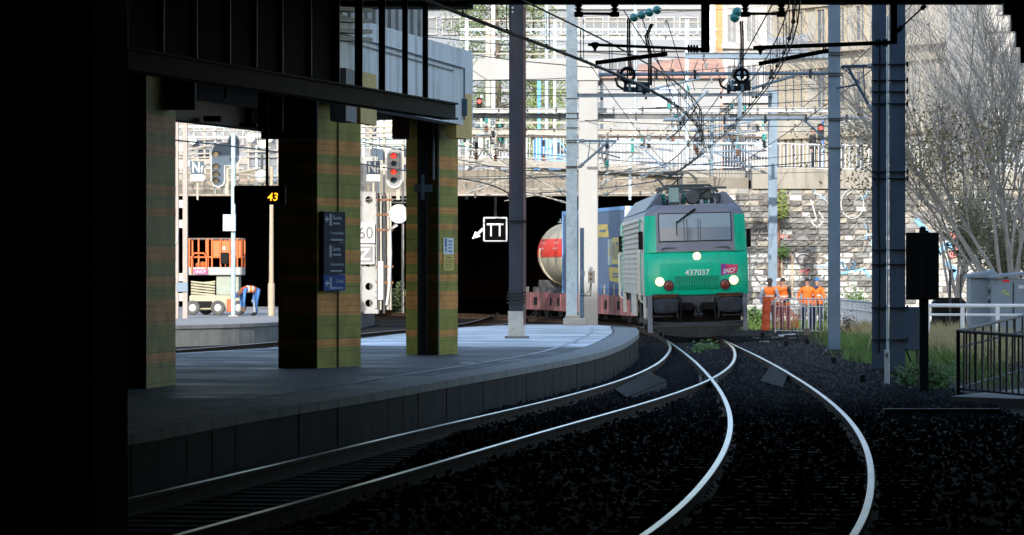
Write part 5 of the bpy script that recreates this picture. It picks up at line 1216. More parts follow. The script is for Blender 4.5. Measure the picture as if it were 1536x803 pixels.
# pale double channel mast
d = 121.6; t = thing('channel_mast','pale double channel steel mast at the edge of the far platform','mast',(PX(272,d),d,.55))
for a,b in ((262,267.5),(274,281)): m = MB(); m.box(PX(a,d),PX(b,d),d,d+.25,.55,PZ(150,d)); m.build('channel', M('mast_pink',(.26,.22,.2),.6,var=.1), t)
for y in (215,240,300,330,410,440): m = MB(); m.box(PX(266,d),PX(276,d),d+.05,d+.2,PZ(y+12,d),PZ(y,d)); m.build('batten_plate', M('mast_pale',(.36,.33,.3),.6), t)
m = MB(); m.cbox(PX(265,d),PX(282,d),d-.05,d-.005,PZ(438,d),PZ(424,d),.01); m.build('clamp_plate', bsteel, t)
m = MB(); m.tube([P(264,338,d-.03),P(267,345,d-.03),P(266,362,d-.03),P(262,368,d-.03)],.015,5); m.build('cable_loop', white, t)
# lamp post with grey box
d = 126; t = thing('platform_post','light grey platform post with a small grey box','post',(PX(350,d),d,.55))
m = MB(); m.tube([(PX(350,d),d,.55),(PX(350,d),d,PZ(200,d))],.07,8); m.build('pole', galv, t, smooth=True)
m = MB(); m.cbox(PX(335,d),PX(354,d),d-.2,d-.075,PZ(347,d),PZ(322,d),.01); m.build('box', galv, t); m = MB(); m.cbox(PX(343,d),PX(357,d),d-.12,d+.12,.55,.6,.01); m.build('foot', conc, t)
# rusty lamp post with globe lamps
d = 128; t = thing('globe_lamp_post','rust stained cream lamp post with white globe lamps','lamp post',(PX(407,d),d,.55))
m = MB(); m.tube([(PX(407,d),d,.55),(PX(407,d),d,PZ(425,d))],.11,10); m.tube([(PX(407,d),d,PZ(425,d)),(PX(407.5,d),d,PZ(250,d))],[.075,.055],8); m.build('pole', M('rusty_cream',(.32,.27,.2),.7,var=.15,dirt=(.28,.12,.05),damt=.5,dscale=3), t, smooth=True)
for cx in (393,428):
    m = MB(); m.sphere((PX(cx,d),d,PZ(265.5,d)),.24,16,10); m.build('globe', M('globe_white',(.42,.4,.36),.35,var=.03), t, smooth=True)
    m = MB(); m.lathe([(.245,-.015),(.25,0),(.245,.015)],(PX(cx,d),d,PZ(266,d)),'z',16); m.build('globe_ring', bsteel, t)
m = MB(); m.tube([(PX(393,d),d,PZ(276,d)),(PX(400,d),d,PZ(284,d)),(PX(408,d),d,PZ(286,d)),(PX(420,d),d,PZ(284,d)),(PX(428,d),d,PZ(276,d))],.025,6); m.tube([(PX(393,d),d,PZ(254,d)),(PX(393,d),d,PZ(232,d))],.04,6); m.build('arms', dsteel, t)
# signal gantry and Z-shaped signal head
d = 140; sgn = thing('signal_gantry','cream steel signal gantry crowded with tubes left of the tiled pillar','gantry',(PX(340,d),d,PZ(292,d)))
m = MB(); m.box(PX(258,d),PX(440,d),d+.3,d+.9,PZ(290,d),PZ(284,d)); m.build('walkway', whitey, sgn)
rn = random.Random(4)
for y in (178,184,196,208,229,236,262,280): m = MB(); a = rn.uniform(-4,4); m.tube([P(258,y-a,d+.2),P(440,y+a,d+.2)],.026,6); m.build('handrail', whitey, sgn)
for x in (270,288,306,322,336,356,372,384,402,416,432): m = MB(); m.box(PX(x,d)-.035,PX(x,d)+.035,d+.25,d+.33,PZ(290,d),PZ(rn.uniform(172,235),d)); m.build('upright', whitey if rn.random()<.7 else galv, sgn)
for x0,y0,x1,y1 in ((300,250,345,230),(280,225,330,215),(330,265,400,250),(285,276,345,262),(360,180,440,196),(300,286,360,270)): m = MB(); m.tube([P(x0,y0,d+.1),P(x1,y1,d+.1)],.03,6); m.build('brace', whitey, sgn)
for x0,x1,y0,y1,mt in ((296,312,224,238,dbsteel),(262,284,232,250,galv),(372,420,228,250,offw),(400,436,252,276,bsteel),(285,330,206,222,offw),(330,380,276,288,whitey),(376,412,200,222,white)): m = MB(); m.cbox(PX(x0,d),PX(x1,d),d+.35,d+.6,PZ(y1,d),PZ(y0,d),.02); m.build('equipment_box', mt, sgn)
for cx,cy in ((376,208),(404,208),(289,211)): m = MB(); m.lathe([(.12,-.25),(.14,-.25),(.15,0),(.05,.05)],(PX(cx,d),d+.1,PZ(cy,d)),'y',14); m.build('floodlight', white, sgn, smooth=True)
def signal_head(lab, d, outline, lamps, lit, mt=sblk, bw=.035, pole=None):
    c = P(*outline[0],d); t = thing('railway_signal', lab, 'signal', tuple(c))
    m = MB(); m.loft([[P(x,y,d) for x,y in outline],[P(x,y,d+.06) for x,y in outline]],True,True); m.build('back_board', mt, t)
    n = len(outline); m = MB(); m.tube([P(x,y,d-.01) for x,y in outline]+[P(*outline[0],d-.01)],bw,5); m.build('white_border', sgw, t)
    for i,(x,y,r_) in enumerate(lamps):
        p = P(x,y,d); ring=[]; m = MB(); k=10
        m.loft([[p+Vector((r_*math.cos(R(180*q/k)),-.02,r_*math.sin(R(180*q/k)))) for q in range(k+1)],[p+Vector((r_*.9*math.cos(R(180*q/k)),-.3,r_*.75*math.sin(R(180*q/k)))) for q in range(k+1)]],closed=False); m.build('visor', sblk, t)
        m = MB(); m.lathe([(r_*.72,-.03),(r_*.72,0)],p,'y',14); m.build('lens', M('lens_red',(.5,.02,.02),.3,emit=(1,.03,.02),estr=.5) if i in lit else glassd, t)
    if pole:
        m = MB(); m.box(PX(pole[0],d)-.06,PX(pole[0],d)+.06,d+.07,d+.2,PZ(pole[2],d),PZ(pole[1],d)); m.build('mast', whitey, t)
    return t
def capsule(x0,x1,y0,y1,n=8):
    r = (x1-x0)/2; cx=(x0+x1)/2
    return [(cx+r*math.cos(R(180*k/n)),y0+r-r*math.sin(R(180*k/n))) for k in range(n+1)]+[(cx-r*math.cos(R(180*k/n)),y1-r+r*math.sin(R(180*k/n))) for k in range(n+1)]
zout = [(317,228),(321,218),(332,214),(341,214),(341,212),(344,205),(350,202),(356,204),(360,211),(360,240),(356,247),(350,249),(337,249),(337,272),(334,278),(327,281),(320,278),(317,270)]
signal_head('step shaped black signal head with white border and hooded lamps left of the gantry',136,zout,[(324,232,.13),(324,251,.13),(324,262,.13),(324,272,.13),(350,214,.13),(350,240,.13)],[],dbsteel,.03,(340,215,292))
signal_head('upright oval signal head with white border and a lit red lamp between tiled pillars',138,capsule(581,602,222.5,282),[(590.5,234,.13),(590.5,246,.11),(590.5,258,.13),(590.5,271,.13)],[0,2],M('signal_grey',(.2,.2,.2),.5),.03,(597,282,300))
# N plates
for lab,cx,d in (('white plate with letters Nf on the signal gantry beside the step shaped head',296,135.5),('white plate with letters Nf beside the oval red signal',560,137.5)):
    t = thing('letter_plate', lab, 'plate', tuple(P(cx,272,d)))
    m = MB(); m.box(PX(cx-10,d),PX(cx+10,d),d+.02,d+.06,PZ(262,d),PZ(242,d)); m.build('plate', dbsteel, t)
    text('letter_n','N',sgw,t,(PX(cx-2,d),d,PZ(251,d)),width=.26,height=.36,bold=.03); text('letter_f','f',sgw,t,(PX(cx+7,d),d,PZ(254,d)),width=.1,height=.24,bold=.03)
    m = MB(); m.box(PX(cx-10,d),PX(cx+10,d),d-.01,d+.04,PZ(272,d),PZ(262,d)); m.build('white_plate', sgw, t); m = MB(); m.box(PX(cx+2,d),PX(cx+5,d),d-.013,d-.011,PZ(269,d),PZ(264,d)); m.build('small_mark', galv, t)
    m = MB(); m.box(PX(cx,d)-.03,PX(cx,d)+.03,d+.08,d+.16,PZ(300,d),PZ(236,d)); m.build('bracket', whitey, t)
# perforated girder mast with speed plates between pillars 2 and 3
d = 139; gm = thing('girder_mast','grey steel girder mast with round holes between the tiled pillars','mast',(PX(553,d),d,.5))
m = MB(); x0,x1 = PX(541,d),PX(566,d); holes=[(PX(553,d),PZ(y,d)) for y in (283,300,395,430,455)]
zc=.5; ztop=PZ(235,d); rows=[zc]+[z for hz in sorted(h[1] for h in holes) for z in (hz-.2,hz+.2)]+[ztop]
gg=M('girder_grey',(.26,.26,.255),.6,var=.12,dirt=(.28,.26,.24),damt=.4)
for i in range(0,len(rows)-1,2): m.box(x0,x1,d,d+.03,rows[i],rows[i+1])
hx=(x0+x1)/2
for h in holes:
    n=16; cz=h[1]; vs=[]; fs=[]
    for k in range(n):
        a=2*math.pi*k/n; ca,sa=math.cos(a),math.sin(a); s_=1/max(abs(ca)/((x1-x0)/2),abs(sa)/.2)
        vs += [(hx+.13*ca,d,cz+.13*sa),(hx+ca*s_,d,cz+sa*s_)]
    for k in range(n): fs.append((2*k,2*k+1,(2*k+3)%(2*n),(2*k+2)%(2*n)))
    m.add(vs,fs)
m.build('web', gg, gm)
for x in (x0,x1): m = MB(); m.box(x-.03,x+.03,d-.1,d+.12,.5,ztop); m.build('flange', gg, gm)
def plate(lab, x0,x1,y0,y1,mt,txt,tm,tx,tw,th,bdr):
    t = thing('speed_plate', lab, 'plate', tuple(P((x0+x1)/2,y1,d))); m = MB(); m.box(PX(x0,d),PX(x1,d),d-.2,d-.17,PZ(y1,d),PZ(y0,d)); m.build('plate', sgw, t)
    if bdr: m = MB(); m.box(PX(x0+2.2,d),PX(x1-2.2,d),d-.206,d-.202,PZ(y1-2.5,d),PZ(y0+2.5,d)); m.build('field', mt, t)
    text('lettering',txt,tm,t,(PX(tx,d),d-.208,PZ((y0+y1)/2,d)),width=tw,height=th,bold=.0 if not bdr else .02)
plate('white square plate with grey number 60 on the girder mast',533,562.5,334,365,sgw,'60',M('plate_grey_ink',(.07,.07,.07),.6),549,.5,.42,False)
plate('dark grey square plate with white letter Z and border on the girder mast',533,562,367,396.5,M('plate_dark',(.16,.16,.16),.6),'Z',sgw,547,.42,.40,True)
d = 138.6; t = thing('signal_cables','cream cable pipes and brackets rising beside the girder mast','pipes',(PX(575,d),d,.5))
for x,w_ in ((567.5,.05),(571,.04),(577,.035),(582,.05),(586,.035)): m = MB(); m.tube([P(x,465,d),P(x+rn.uniform(-1,1),400,d),P(x+rn.uniform(-1,1),290,d)],w_,6); m.build('pipe', whitey if rn.random()<.7 else dsteel, t)
m = MB(); m.tube([P(580,458,d-.1),P(584,430,d-.1),P(586,380,d-.1),P(585,345,d-.1),P(596,338,d-.1)],.045,6); m.build('bent_pipe', white, t)
for y in (300,322,345,400,424): m = MB(); m.box(PX(564,d),PX(590,d),d-.05,d,PZ(y+1.5,d),PZ(y-1.5,d)); m.build('bracket', rust, t)
m = MB(); m.cbox(PX(567,d),PX(575,d),d-.1,d+.1,PZ(450,d),PZ(392,d),.01); m.build('relay_box', white, t)
d = 137; t = thing('round_disc','round white enamel disc facing the platform between the tiled pillars','disc',tuple(P(598,335,d)))
m = MB(); m.lathe([(.28,-.02),(.31,-.06),(.33,-.05),(.33,.02),(.1,.1)],P(598,321,d),'y',24); m.build('disc', sgw, t, smooth=True)
m = MB(); m.tube([P(598,330,d+.1),P(590,340,d+.3),P(584,345,d+.5)],.03,6); m.build('bracket', whitey, t)
d = 140.5; t = thing('upper_gantry','cream tube gantry above the red signal between the tiled pillars','gantry',(PX(570,d),d,PZ(300,d)))
for y in (180,190,200,207,216,300,304): m = MB(); m.tube([P(530,y,d),P(625,y+rn.uniform(-3,3),d)],.03,6); m.build('tube', whitey, t)
for x in (545,556,567,576,604): m = MB(); m.box(PX(x,d)-.04,PX(x,d)+.04,d+.05,d+.12,PZ(470,d),PZ(170,d)); m.build('upright', galv if x%2 else whitey, t)
m = MB(); m.cbox(PX(556,d),PX(575,d),d-.3,d-.1,PZ(240,d),PZ(224,d),.01); m.build('equipment_box', dbsteel, t); m = MB(); m.box(PX(541,d),PX(612,d),d+.2,d+.3,PZ(222,d),PZ(205,d)); m.build('panel', galv, t)
# TT sign under the bridge with arrow
d = 157; t = thing('tunnel_sign','black square sign with white letters TT and border below the bridge','sign',tuple(P(743,362,d)))
m = MB(); m.box(PX(725,d),PX(761,d),d,d+.05,PZ(363,d),PZ(326,d)); m.build('board', M('sign_black',(.004,.004,.005),.9,spec=0), t)
m = MB(); q=[(726,327),(760,327),(760,362),(726,362)]
for a,b in zip(q,q[1:]+q[:1]): m.bar(P(*a,d-.012),P(*b,d-.012),.02,.055,(0,1,0)) if False else m.tube([P(*a,d-.012),P(*b,d-.012)],.03,4)
tw = M('tt_white',(.85,.87,.9),.5,var=.02)
m.build('border', tw, t); text('letters','TT',tw,t,(PX(743,d),d-.02,PZ(345,d)),width=.66,height=.5)
ag=[(708,358.5),(713,347),(715.5,349.5),(723,342),(725.5,345),(718.5,352),(721,355)]
m = MB(); m.loft([[P(x,y,d-.02) for x,y in ag],[P(x,y,d+.02) for x,y in ag]],True,True); m.build('arrow', tw, t)
m = MB(); m.box(PX(741,d),PX(745,d),d+.06,d+.1,PZ(327,d),5.0); m.build('hanger', black, t)

# ================================================================== SCISSOR LIFT
d = 130; oz=.55
org = M('lift_orange',(.5,.095,.012),.45,var=.08,dirt=(.4,.12,.04),damt=.3); lcr = M('lift_cream',(.27,.26,.18),.5,var=.08,dirt=(.3,.28,.2),damt=.3); tyr=M('tyre',(.06,.06,.06),.85); grl=M('lift_grey',(.3,.32,.3),.5)
lf = thing('scissor_lift','orange and cream scissor lift parked on the far platform','lift',(PX(322,d),d,oz))
X=lambda p: PX(p,d); Z=lambda p: PZ(p,d)
m = MB(); m.cbox(X(284),X(362),d,d+1.3,Z(465),Z(443),.03); m.build('chassis', lcr, lf)
for x,w_ in ((290,0),(328,0),(359,0),(306,1.1)):
    m = MB(); m.lathe([(.1,-.1),(.2,-.11),(.24,-.08),(.24,.08),(.2,.1)],(X(x)-.02,d+.02+w_,oz+.24),'y',18); wv=m.build('wheel', tyr, lf, smooth=True); m = MB(); m.lathe([(.05,-.13),(.12,-.115),(.12,.0)],(X(x)-.02,d+.02+w_,oz+.24),'y',12); m.build('hub', grl, wv)
for k in range(5):
    for s_,nm in ((1,'scissor_bar'),(-1,'scissor_bar')):
        z0=Z(443)+k*.09; m=MB(); m.bar((X(286),d+.2+.05*s_,z0+(.0 if s_>0 else .08)),(X(322),d+.2+.05*s_,z0+(.08 if s_>0 else .0)),.06,.05,(0,0,1)); m.build(nm,lcr,lf)
m=MB(); m.cbox(X(324),X(358),d+.1,d+1.2,Z(443),Z(414),.02); m.build('side_cover',M('lift_grey_green',(.2,.23,.19),.5,var=.1),lf)
m=MB(); m.cbox(X(340),X(350),d-.03,d+.05,Z(468),Z(449),.02); m.build('red_box',M('lift_red',(.5,.07,.02),.5),lf)
m=MB(); m.box(X(290),X(318),d-.02,d+.01,Z(462),Z(452)); m.build('battery_bay',black,lf)
m=MB(); m.cbox(X(283),X(364),d-.05,d+1.35,Z(413),Z(401),.02); m.build('platform_tray',M('tray_grey',(.26,.27,.26),.5,var=.08),lf)
# guard rails
for y in (358.5,386): m=MB(); m.tube([(X(284),d,Z(y)),(X(363),d,Z(y)),(X(363),d+1.3,Z(y)),(X(284),d+1.3,Z(y)),(X(284),d,Z(y))],.028,6); m.build('guard_rail',org if y>360 else M('rail_dark',(.12,.09,.08),.6),lf)
for x,y_ in ((284,0),(298,0),(312,0),(318,0),(331,0),(345,0),(356,0),(363,0),(284,1.3),(305,1.3),(334,1.3),(363,1.3)): m=MB(); m.tube([(X(x),d+y_,Z(402)),(X(x),d+y_,Z(358))],.03,6); m.build('guard_post',org,lf)
m=MB(); m.cbox(X(319),X(362),d+.03,d+.08,Z(387),Z(361),.01); m.build('orange_panel',org,lf)
m=MB(); m.cbox(X(331),X(343),d-.12,d+.02,Z(396),Z(379),.02); m.build('control_box',black,lf)
m=MB(); m.tube([(X(288),d-.1,Z(411)),(X(288),d-.1,Z(386)),(X(292),d-.1,Z(380)),(X(306),d-.1,Z(380)),(X(310),d-.1,Z(386)),(X(310),d-.1,Z(411))],.028,6); m.build('gate_frame',org,lf)
m=MB(); m.poly([(X(292),d-.13,Z(412)),(X(312),d-.13,Z(412)),(X(312),d-.13,Z(404)),(X(290),d-.13,Z(404))]); lgp=m.build('logo_plate',M('lift_logo',(.22,.03,.12),.5,var=.2),lf)
text('logo_letters','SNCF',sgw,lf,(X(301),d-.136,Z(408)),width=.36,height=.1,shear=.2,bold=.01)
m=MB(); m.sphere((X(302),d+.3,Z(398)),.17,10,6,(1.3,1,.7)); m.build('orange_bag',org,lf,smooth=True)
for x,y in ((334,370),(348,370),(337,382)): m=MB(); m.box(X(x),X(x+4),d+.02,d+.028,Z(y+5),Z(y)); m.build('sticker',white,lf)
# ================================================================== PEOPLE
hiv = M('hi_vis_orange',(.85,.13,.012),.75,var=.1,scale=8,bump=.15,bscale=12); band = M('reflective_band',(.55,.56,.52),.45,var=.05); navyc = M('navy_cloth',(.025,.035,.075),.85,var=.25,scale=8)
bluec = M('work_blue',(.055,.16,.40),.85,var=.2,scale=8,bump=.15); greyc = M('grey_cloth',(.22,.25,.30),.85,var=.2,scale=8); blackc = M('black_cloth',(.014,.014,.016),.85,var=.25); shoec = M('shoe_black',(.02,.018,.016),.6)
sk_d = M('skin_dark',(.07,.035,.022),.55,var=.1); sk_m = M('skin_mid',(.30,.16,.11),.55,var=.1); hairm = M('hair_dark',(.012,.01,.01),.7); glove = M('glove_grey',(.25,.26,.27),.8)
CAT = {'skin':0,'top':1,'leg':2,'shoe':3,'hand':4}
def person(lab, loc, yaw, J, skin, top, legs, hand=None, vest=None, cap=None, hair=True, H=1.78, helmet=None, bands=((1.0,1.05),(1.16,1.21)), hood=None, low=-.06):
    """J: joints in local metres (x right, y forward is -y, z up)."""
    t = thing('person', lab, 'person', loc, rot=(0,0,yaw))
    V=[]; E=[]; Rr=[]; C=[]
    def nd(p, r, c): V.append(Vector(p)); Rr.append(r if isinstance(r,tuple) else (r,r)); C.append(CAT[c]); return len(V)-1
    def ch(start, items):
        prev=start
        for p,r,c in items:
            i=nd(p,r,c); E.append((prev,i)); prev=i
        return prev
    pel=nd(J['pelvis'],(.155,.115),'leg')
    P_=lambda k: Vector(J[k])
    sp=P_('pelvis'); chs=P_('chest')
    w1=ch(pel,[(sp.lerp(chs,.4),(.15,.11),'top'),(sp.lerp(chs,.8),(.165,.12),'top'),(chs,(.16,.11),'top')])
    nk=ch(w1,[(chs+(P_('head')-chs)*.38,(.062,.062),'skin'),(chs+(P_('head')-chs)*.62,(.068,.075),'skin'),(P_('head'),(.078,.096),'skin'),(P_('head')+(P_('head')-chs).normalized()*.09,(.062,.075),'skin')])
    for s in 'LR':
        sh,el,wr=P_('sh'+s),P_('el'+s),P_('wr'+s)
        e=ch(w1,[(sh,.066,'top'),(sh.lerp(el,.5),.053,'top'),(el,.047,'top'),(el.lerp(wr,.6),.041,'top'),(wr,.034,'top')])
        dr=(wr-el).normalized(); side=dr.cross(Vector((0,1,0)));  side=side.normalized() if side.length>.1 else Vector((1,0,0)); fl=dr.cross(side).normalized()
        palm=ch(e,[(wr+dr*.05,(.032,.02),'hand'),(wr+dr*.085,(.035,.018),'hand')])
        for k in range(4):
            o_=side*(.028-.0187*k); L_=(.07,.078,.072,.056)[k]
            ch(palm,[(wr+dr*.105+o_,.0095,'hand'),(wr+dr*(.105+L_*.5)+o_*1.1+fl*.012,.0085,'hand'),(wr+dr*(.105+L_*.85)+o_*1.1+fl*.034,.0075,'hand')])
        ch(palm-1,[(wr+dr*.07+side*.042,.0105,'hand'),(wr+dr*.105+side*.056+fl*.01,.009,'hand')])
        hp,kn,an,to=P_('hp'+s),P_('kn'+s),P_('an'+s),P_('to'+s)
        ch(pel,[(hp,.098,'leg'),(hp.lerp(kn,.5),.084,'leg'),(kn,.066,'leg'),(kn.lerp(an,.45),.064,'leg'),(an,.052,'leg'),(an+(to-an)*.35-Vector((0,0,.03)),.05,'shoe'),(to,(.046,.032),'shoe')])
    me=bpy.data.meshes.new('body_cage'); me.from_pydata([tuple(v) for v in V],E,[])
    o=bpy.data.objects.new('body_cage',me); col.objects.link(o)
    sm=o.modifiers.new('skin','SKIN'); sm.use_smooth_shade=True
    sv=me.skin_vertices[0].data
    for i,(a,b) in enumerate(Rr): sv[i].radius=(a,b); sv[i].use_root=(i==0)
    ss=o.modifiers.new('sub','SUBSURF'); ss.levels=2; ss.render_levels=2
    dg=bpy.context.evaluated_depsgraph_get(); dg.update()
    bm_=bpy.data.meshes.new_from_object(o.evaluated_get(dg)); bpy.data.objects.remove(o)
    bm_.name='body'; bm_.materials.clear()
    for x in (skin,top,legs,shoec,hand or skin): bm_.materials.append(x)
    segs=[(V[a],V[b],C[b]) for a,b in E]
    mid=[]; tors=[]
    tor_segs=set(range(0,3))
    for f in bm_.polygons:
        c=f.center; best=1e9; bc=0; bi=0
        for i,(a,b,cc) in enumerate(segs):
            ab=b-a; u=max(0,min(1,(c-a).dot(ab)/max(ab.length_squared,1e-9))); dd=(c-(a+ab*u)).length - Rr[E[i][1]][0]*.6
            if dd<best: best=dd; bc=cc; bi=i
        f.material_index=bc; mid.append(bi)
    bo=bpy.data.objects.new('body',bm_); col.objects.link(bo); bo.parent=t
    for f in bm_.polygons: f.use_smooth=True
    armseg=set()
    def shell(name, sel, e, mt):
        vs={}; vl=[]; fs=[]
        for f in bm_.polygons:
            if sel(f):
                q=[]
                for vi in f.vertices:
                    if vi not in vs: vs[vi]=len(vl); v=bm_.vertices[vi]; vl.append(v.co+v.normal*e)
                    q.append(vs[vi])
                fs.append(q)
        if not fs: return
        m=MB(); m.add(vl,fs); return m.build(name,mt,t,local=True,smooth=True)
    if vest:
        axis=(chs-sp).normalized()
        def hgt(c): return (c-sp).dot(axis)
        Lc=(chs-sp).length
        def insel(f): return f.material_index==1 and mid[f.index] in (0,1,2,3) or (f.material_index==1 and (f.center-chs).length<.19)
        shell('vest',lambda f: insel(f) or (f.material_index==2 and hgt(f.center)>low and f.center.z>sp.z-.12),.016,vest)
        for z0,z1 in bands: shell('reflective_band',lambda f,z0=z0,z1=z1: (insel(f) or f.material_index==2) and z0<=hgt(f.center)<=z1,.022,band)
    hd=P_('head'); ax=(hd-chs).normalized(); fw=Vector(J.get('face',(0,-1,0))).normalized(); fw=(fw-ax*fw.dot(ax)).normalized(); rt=fw.cross(ax).normalized()
    for s in (-1,1): m=MB(); m.sphere(hd+fw*.083+rt*.032*s+ax*.02,.012,6,4); m.build('eye',blackc,t,local=True)
    for s in (-1,1): m=MB(); m.sphere(hd+rt*.082*s,.025,6,4,(.5,.8,1.2)); m.build('ear',skin,t,local=True)
    m=MB(); m.tube([hd+fw*.085+ax*.025,hd+fw*.108-ax*.018,hd+fw*.088-ax*.028],[.008,.015,.01],6); m.build('nose',skin,t,local=True)
    m=MB(); m.tube([hd+fw*.082+rt*.025-ax*.055,hd+fw*.09-ax*.053,hd+fw*.082-rt*.025-ax*.055],.006,5); m.build('mouth',sk_d,t,local=True)
    if hair or cap:
        m=MB(); rings=[]
        for i in range(6):
            th=R(92-18*i); rr=.094*math.sin(th) if i<5 else .01
            rr=.096*math.cos(R(i*18)); hz=.1*math.sin(R(i*18))+.02
            rings.append([hd+ax*hz+(rt*math.cos(R(30*k))+fw*math.sin(R(30*k))*1.12)*rr - fw*.012 for k in range(12)])
        m.loft(rings,True,True)
        if cap: m.loft([[hd+ax*.04+rt*x+fw*(.09-abs(x)*.5) for x in (-.07,-.03,.03,.07)],[hd+ax*.025+rt*x+fw*(.165-abs(x)*.5) for x in (-.07,-.03,.03,.07)]],closed=False)
        m.build('cap' if cap else 'hair',cap or hairm,t,local=True,smooth=True)
    if hood: m=MB(); m.tube([chs+Vector((-.1,.08,.1)),chs+Vector((0,.13,.08)),chs+Vector((.1,.08,.1))],[.05,.075,.05],8); m.build('hood',hood,t,local=True,smooth=True)
    return t
def stand(arms='down', lean=0, turn=0, **k):
    J=dict(pelvis=(0,0,.95),chest=(0,-lean,1.36),head=(0,-lean*1.35-.02,1.64),face=k.get('face',(0,-1,-.1)))
    for s,S in ((-1,'L'),(1,'R')):
        J['sh'+S]=(s*.20,-lean,1.40); J['hp'+S]=(s*.10,0,.90); J['kn'+S]=(s*.115,-.03,.50); J['an'+S]=(s*.12,.02,.10); J['to'+S]=(s*.15,-.15,.035)
        if arms=='down': J['el'+S]=(s*.27,.02,1.12); J['wr'+S]=(s*.27,-.08,.88)
        elif arms=='front': J['el'+S]=(s*.27,-.08,1.13); J['wr'+S]=(s*.14,-.30,1.05)
        elif arms=='pocket': J['el'+S]=(s*.31,.06,1.13); J['wr'+S]=(s*.20,-.06,.95)
        elif arms=='low': J['el'+S]=(s*.27,-.1,1.12); J['wr'+S]=(s*.12,-.34,.95)
    J.update(k.get('over',{}))
    return J
d=131
def pp(px_,dd): return (PX(px_,dd),dd,.0)
vb=((.04,.09),(.2,.25))
person('worker in orange vest with grey sleeves holding the orange mesh roll', pp(1155,130.2), R(-8), stand('low',.03,over={'elL':(-.32,-.05,1.13),'wrL':(-.26,-.28,.98)}), sk_d, greyc, M('trousers_rust',(.16,.09,.08),.85), glove, hiv, bands=vb)
person('worker with white cap half hidden behind the colleague in black sleeves', pp(1168,132.2), R(10), stand('down',.02), sk_m, greyc, navyc, None, hiv, cap=M('cap_white',(.6,.6,.6),.7), bands=vb)
person('worker in orange vest over black jacket leaning over the railing', pp(1177.5,131.0), R(-35), stand('low',.10,over={'wrL':(-.30,-.42,.98),'elL':(-.30,-.16,1.15)}), sk_m, blackc, navyc, None, hiv, bands=vb)
person('stocky worker in full orange jacket with hands in his pockets', pp(1211,131.2), R(6), stand('pocket',0), sk_m, hiv, navyc, None, hiv, bands=())
person('worker with blue cap and navy hood seen from behind in orange vest', pp(1225,132.0), R(150), stand('pocket',.02), sk_m, hiv, navyc, None, hiv, cap=M('cap_blue',(.02,.12,.35),.7), bands=((.2,.25),), hood=navyc)
Jb=dict(pelvis=(0,0,.86),chest=(-.40,0,.84),head=(-.62,0,.68),face=(-.3,-.3,-1))
for s,S in ((-1,'L'),(1,'R')):
    Jb['sh'+S]=(-.42,s*.19,.82); Jb['el'+S]=(-.45,s*.22,.52); Jb['wr'+S]=(-.44,s*.14,.28); Jb['hp'+S]=(.03,s*.10,.82); Jb['kn'+S]=(-.03,s*.13+(.0),.46); Jb['an'+S]=((.06 if s>0 else -.06),s*.14,.10); Jb['to'+S]=((-.10 if s>0 else -.22),s*.15,.035)
person('worker in blue overalls and orange vest bending down on the far platform',(PX(384,129),129,.55),R(18),Jb,sk_m,bluec,bluec,None,hiv,cap=bluec,bands=((.1,.15),(.26,.31)),low=.05)
# tiny pedestrian at the bridge railing
person('pedestrian in dark coat standing behind the white railing above the wall',(PX(1219,160),160,ZS),R(60),stand('down'),sk_m,blackc,blackc)
# ================================================================== RIGHT SIDE: RAILINGS, CABINETS, TREE, WEEDS
lrail = M('pale_grey_railing',(.68,.73,.76),.45,var=.08,dirt=(.3,.32,.32),damt=.3)
ramp_m = M('ramp_concrete',(.09,.088,.082),.85,var=.2)
railing('pale grey baluster railing in front of the standing workers', [(PX(1163,128),128),(PX(1262,126.5),126.5)], [0,0], 1.1, .14, lrail, 9, .013, .026, .08, mids=(.86,))
railing('pale grey railing curving from the mast toward the mast pair', [(PX(1262,126.4),126.4),(PX(1290,121),121),(PX(1308,116.5),116.5),(PX(1335,113),113)], [0,0,0,0], 1.08, .42, lrail, 3, .02, .028, .1, mids=(.8,))
railing('white post and rail fence in the dry grass right of the black board', [(PX(1392,95),95),(PX(1470,94.5),94.5),(PX(1570,94),94)], [0,0,0], 1.2, .85, M('white_fence',(.85,.87,.88),.5,var=.04), 1, 0, .045, .0, mids=(.98,))
blk_r = M('balustrade_black',(.014,.015,.018),.5,var=.2)
ca = (PX(1437,61),61); cbk = (PX(1570,66),66); cf1 = (PX(1495,60.3),60.3); cf2 = (PX(1570,59.4),59.4)
railing('black iron balustrade running back along the ramp', [ca,cbk], [.2,.47], .93, .48, blk_r, 40, .018, .026, .06, mids=(.68,))
railing('black iron balustrade across the front of the ramp', [ca,cf1,cf2], [.2,.17,.12], .93, .135, blk_r, 40, .017, .028, .05)
m = MB(); m.quadbox([(ca[0]-.15,ca[1]-.15),(cf2[0],cf2[1]-.15),(cf2[0]+2,cf2[1]),(cbk[0]+2,cbk[1]),(cbk[0],cbk[1]+.2)], -.1, .14); m.build('ramp', ramp_m, kind='structure')
m = MB(); m.box(PX(1325,57),PX(1500,57),56.8,57.2,-.05,.09); m.build('kerb', conc_e, kind='structure')
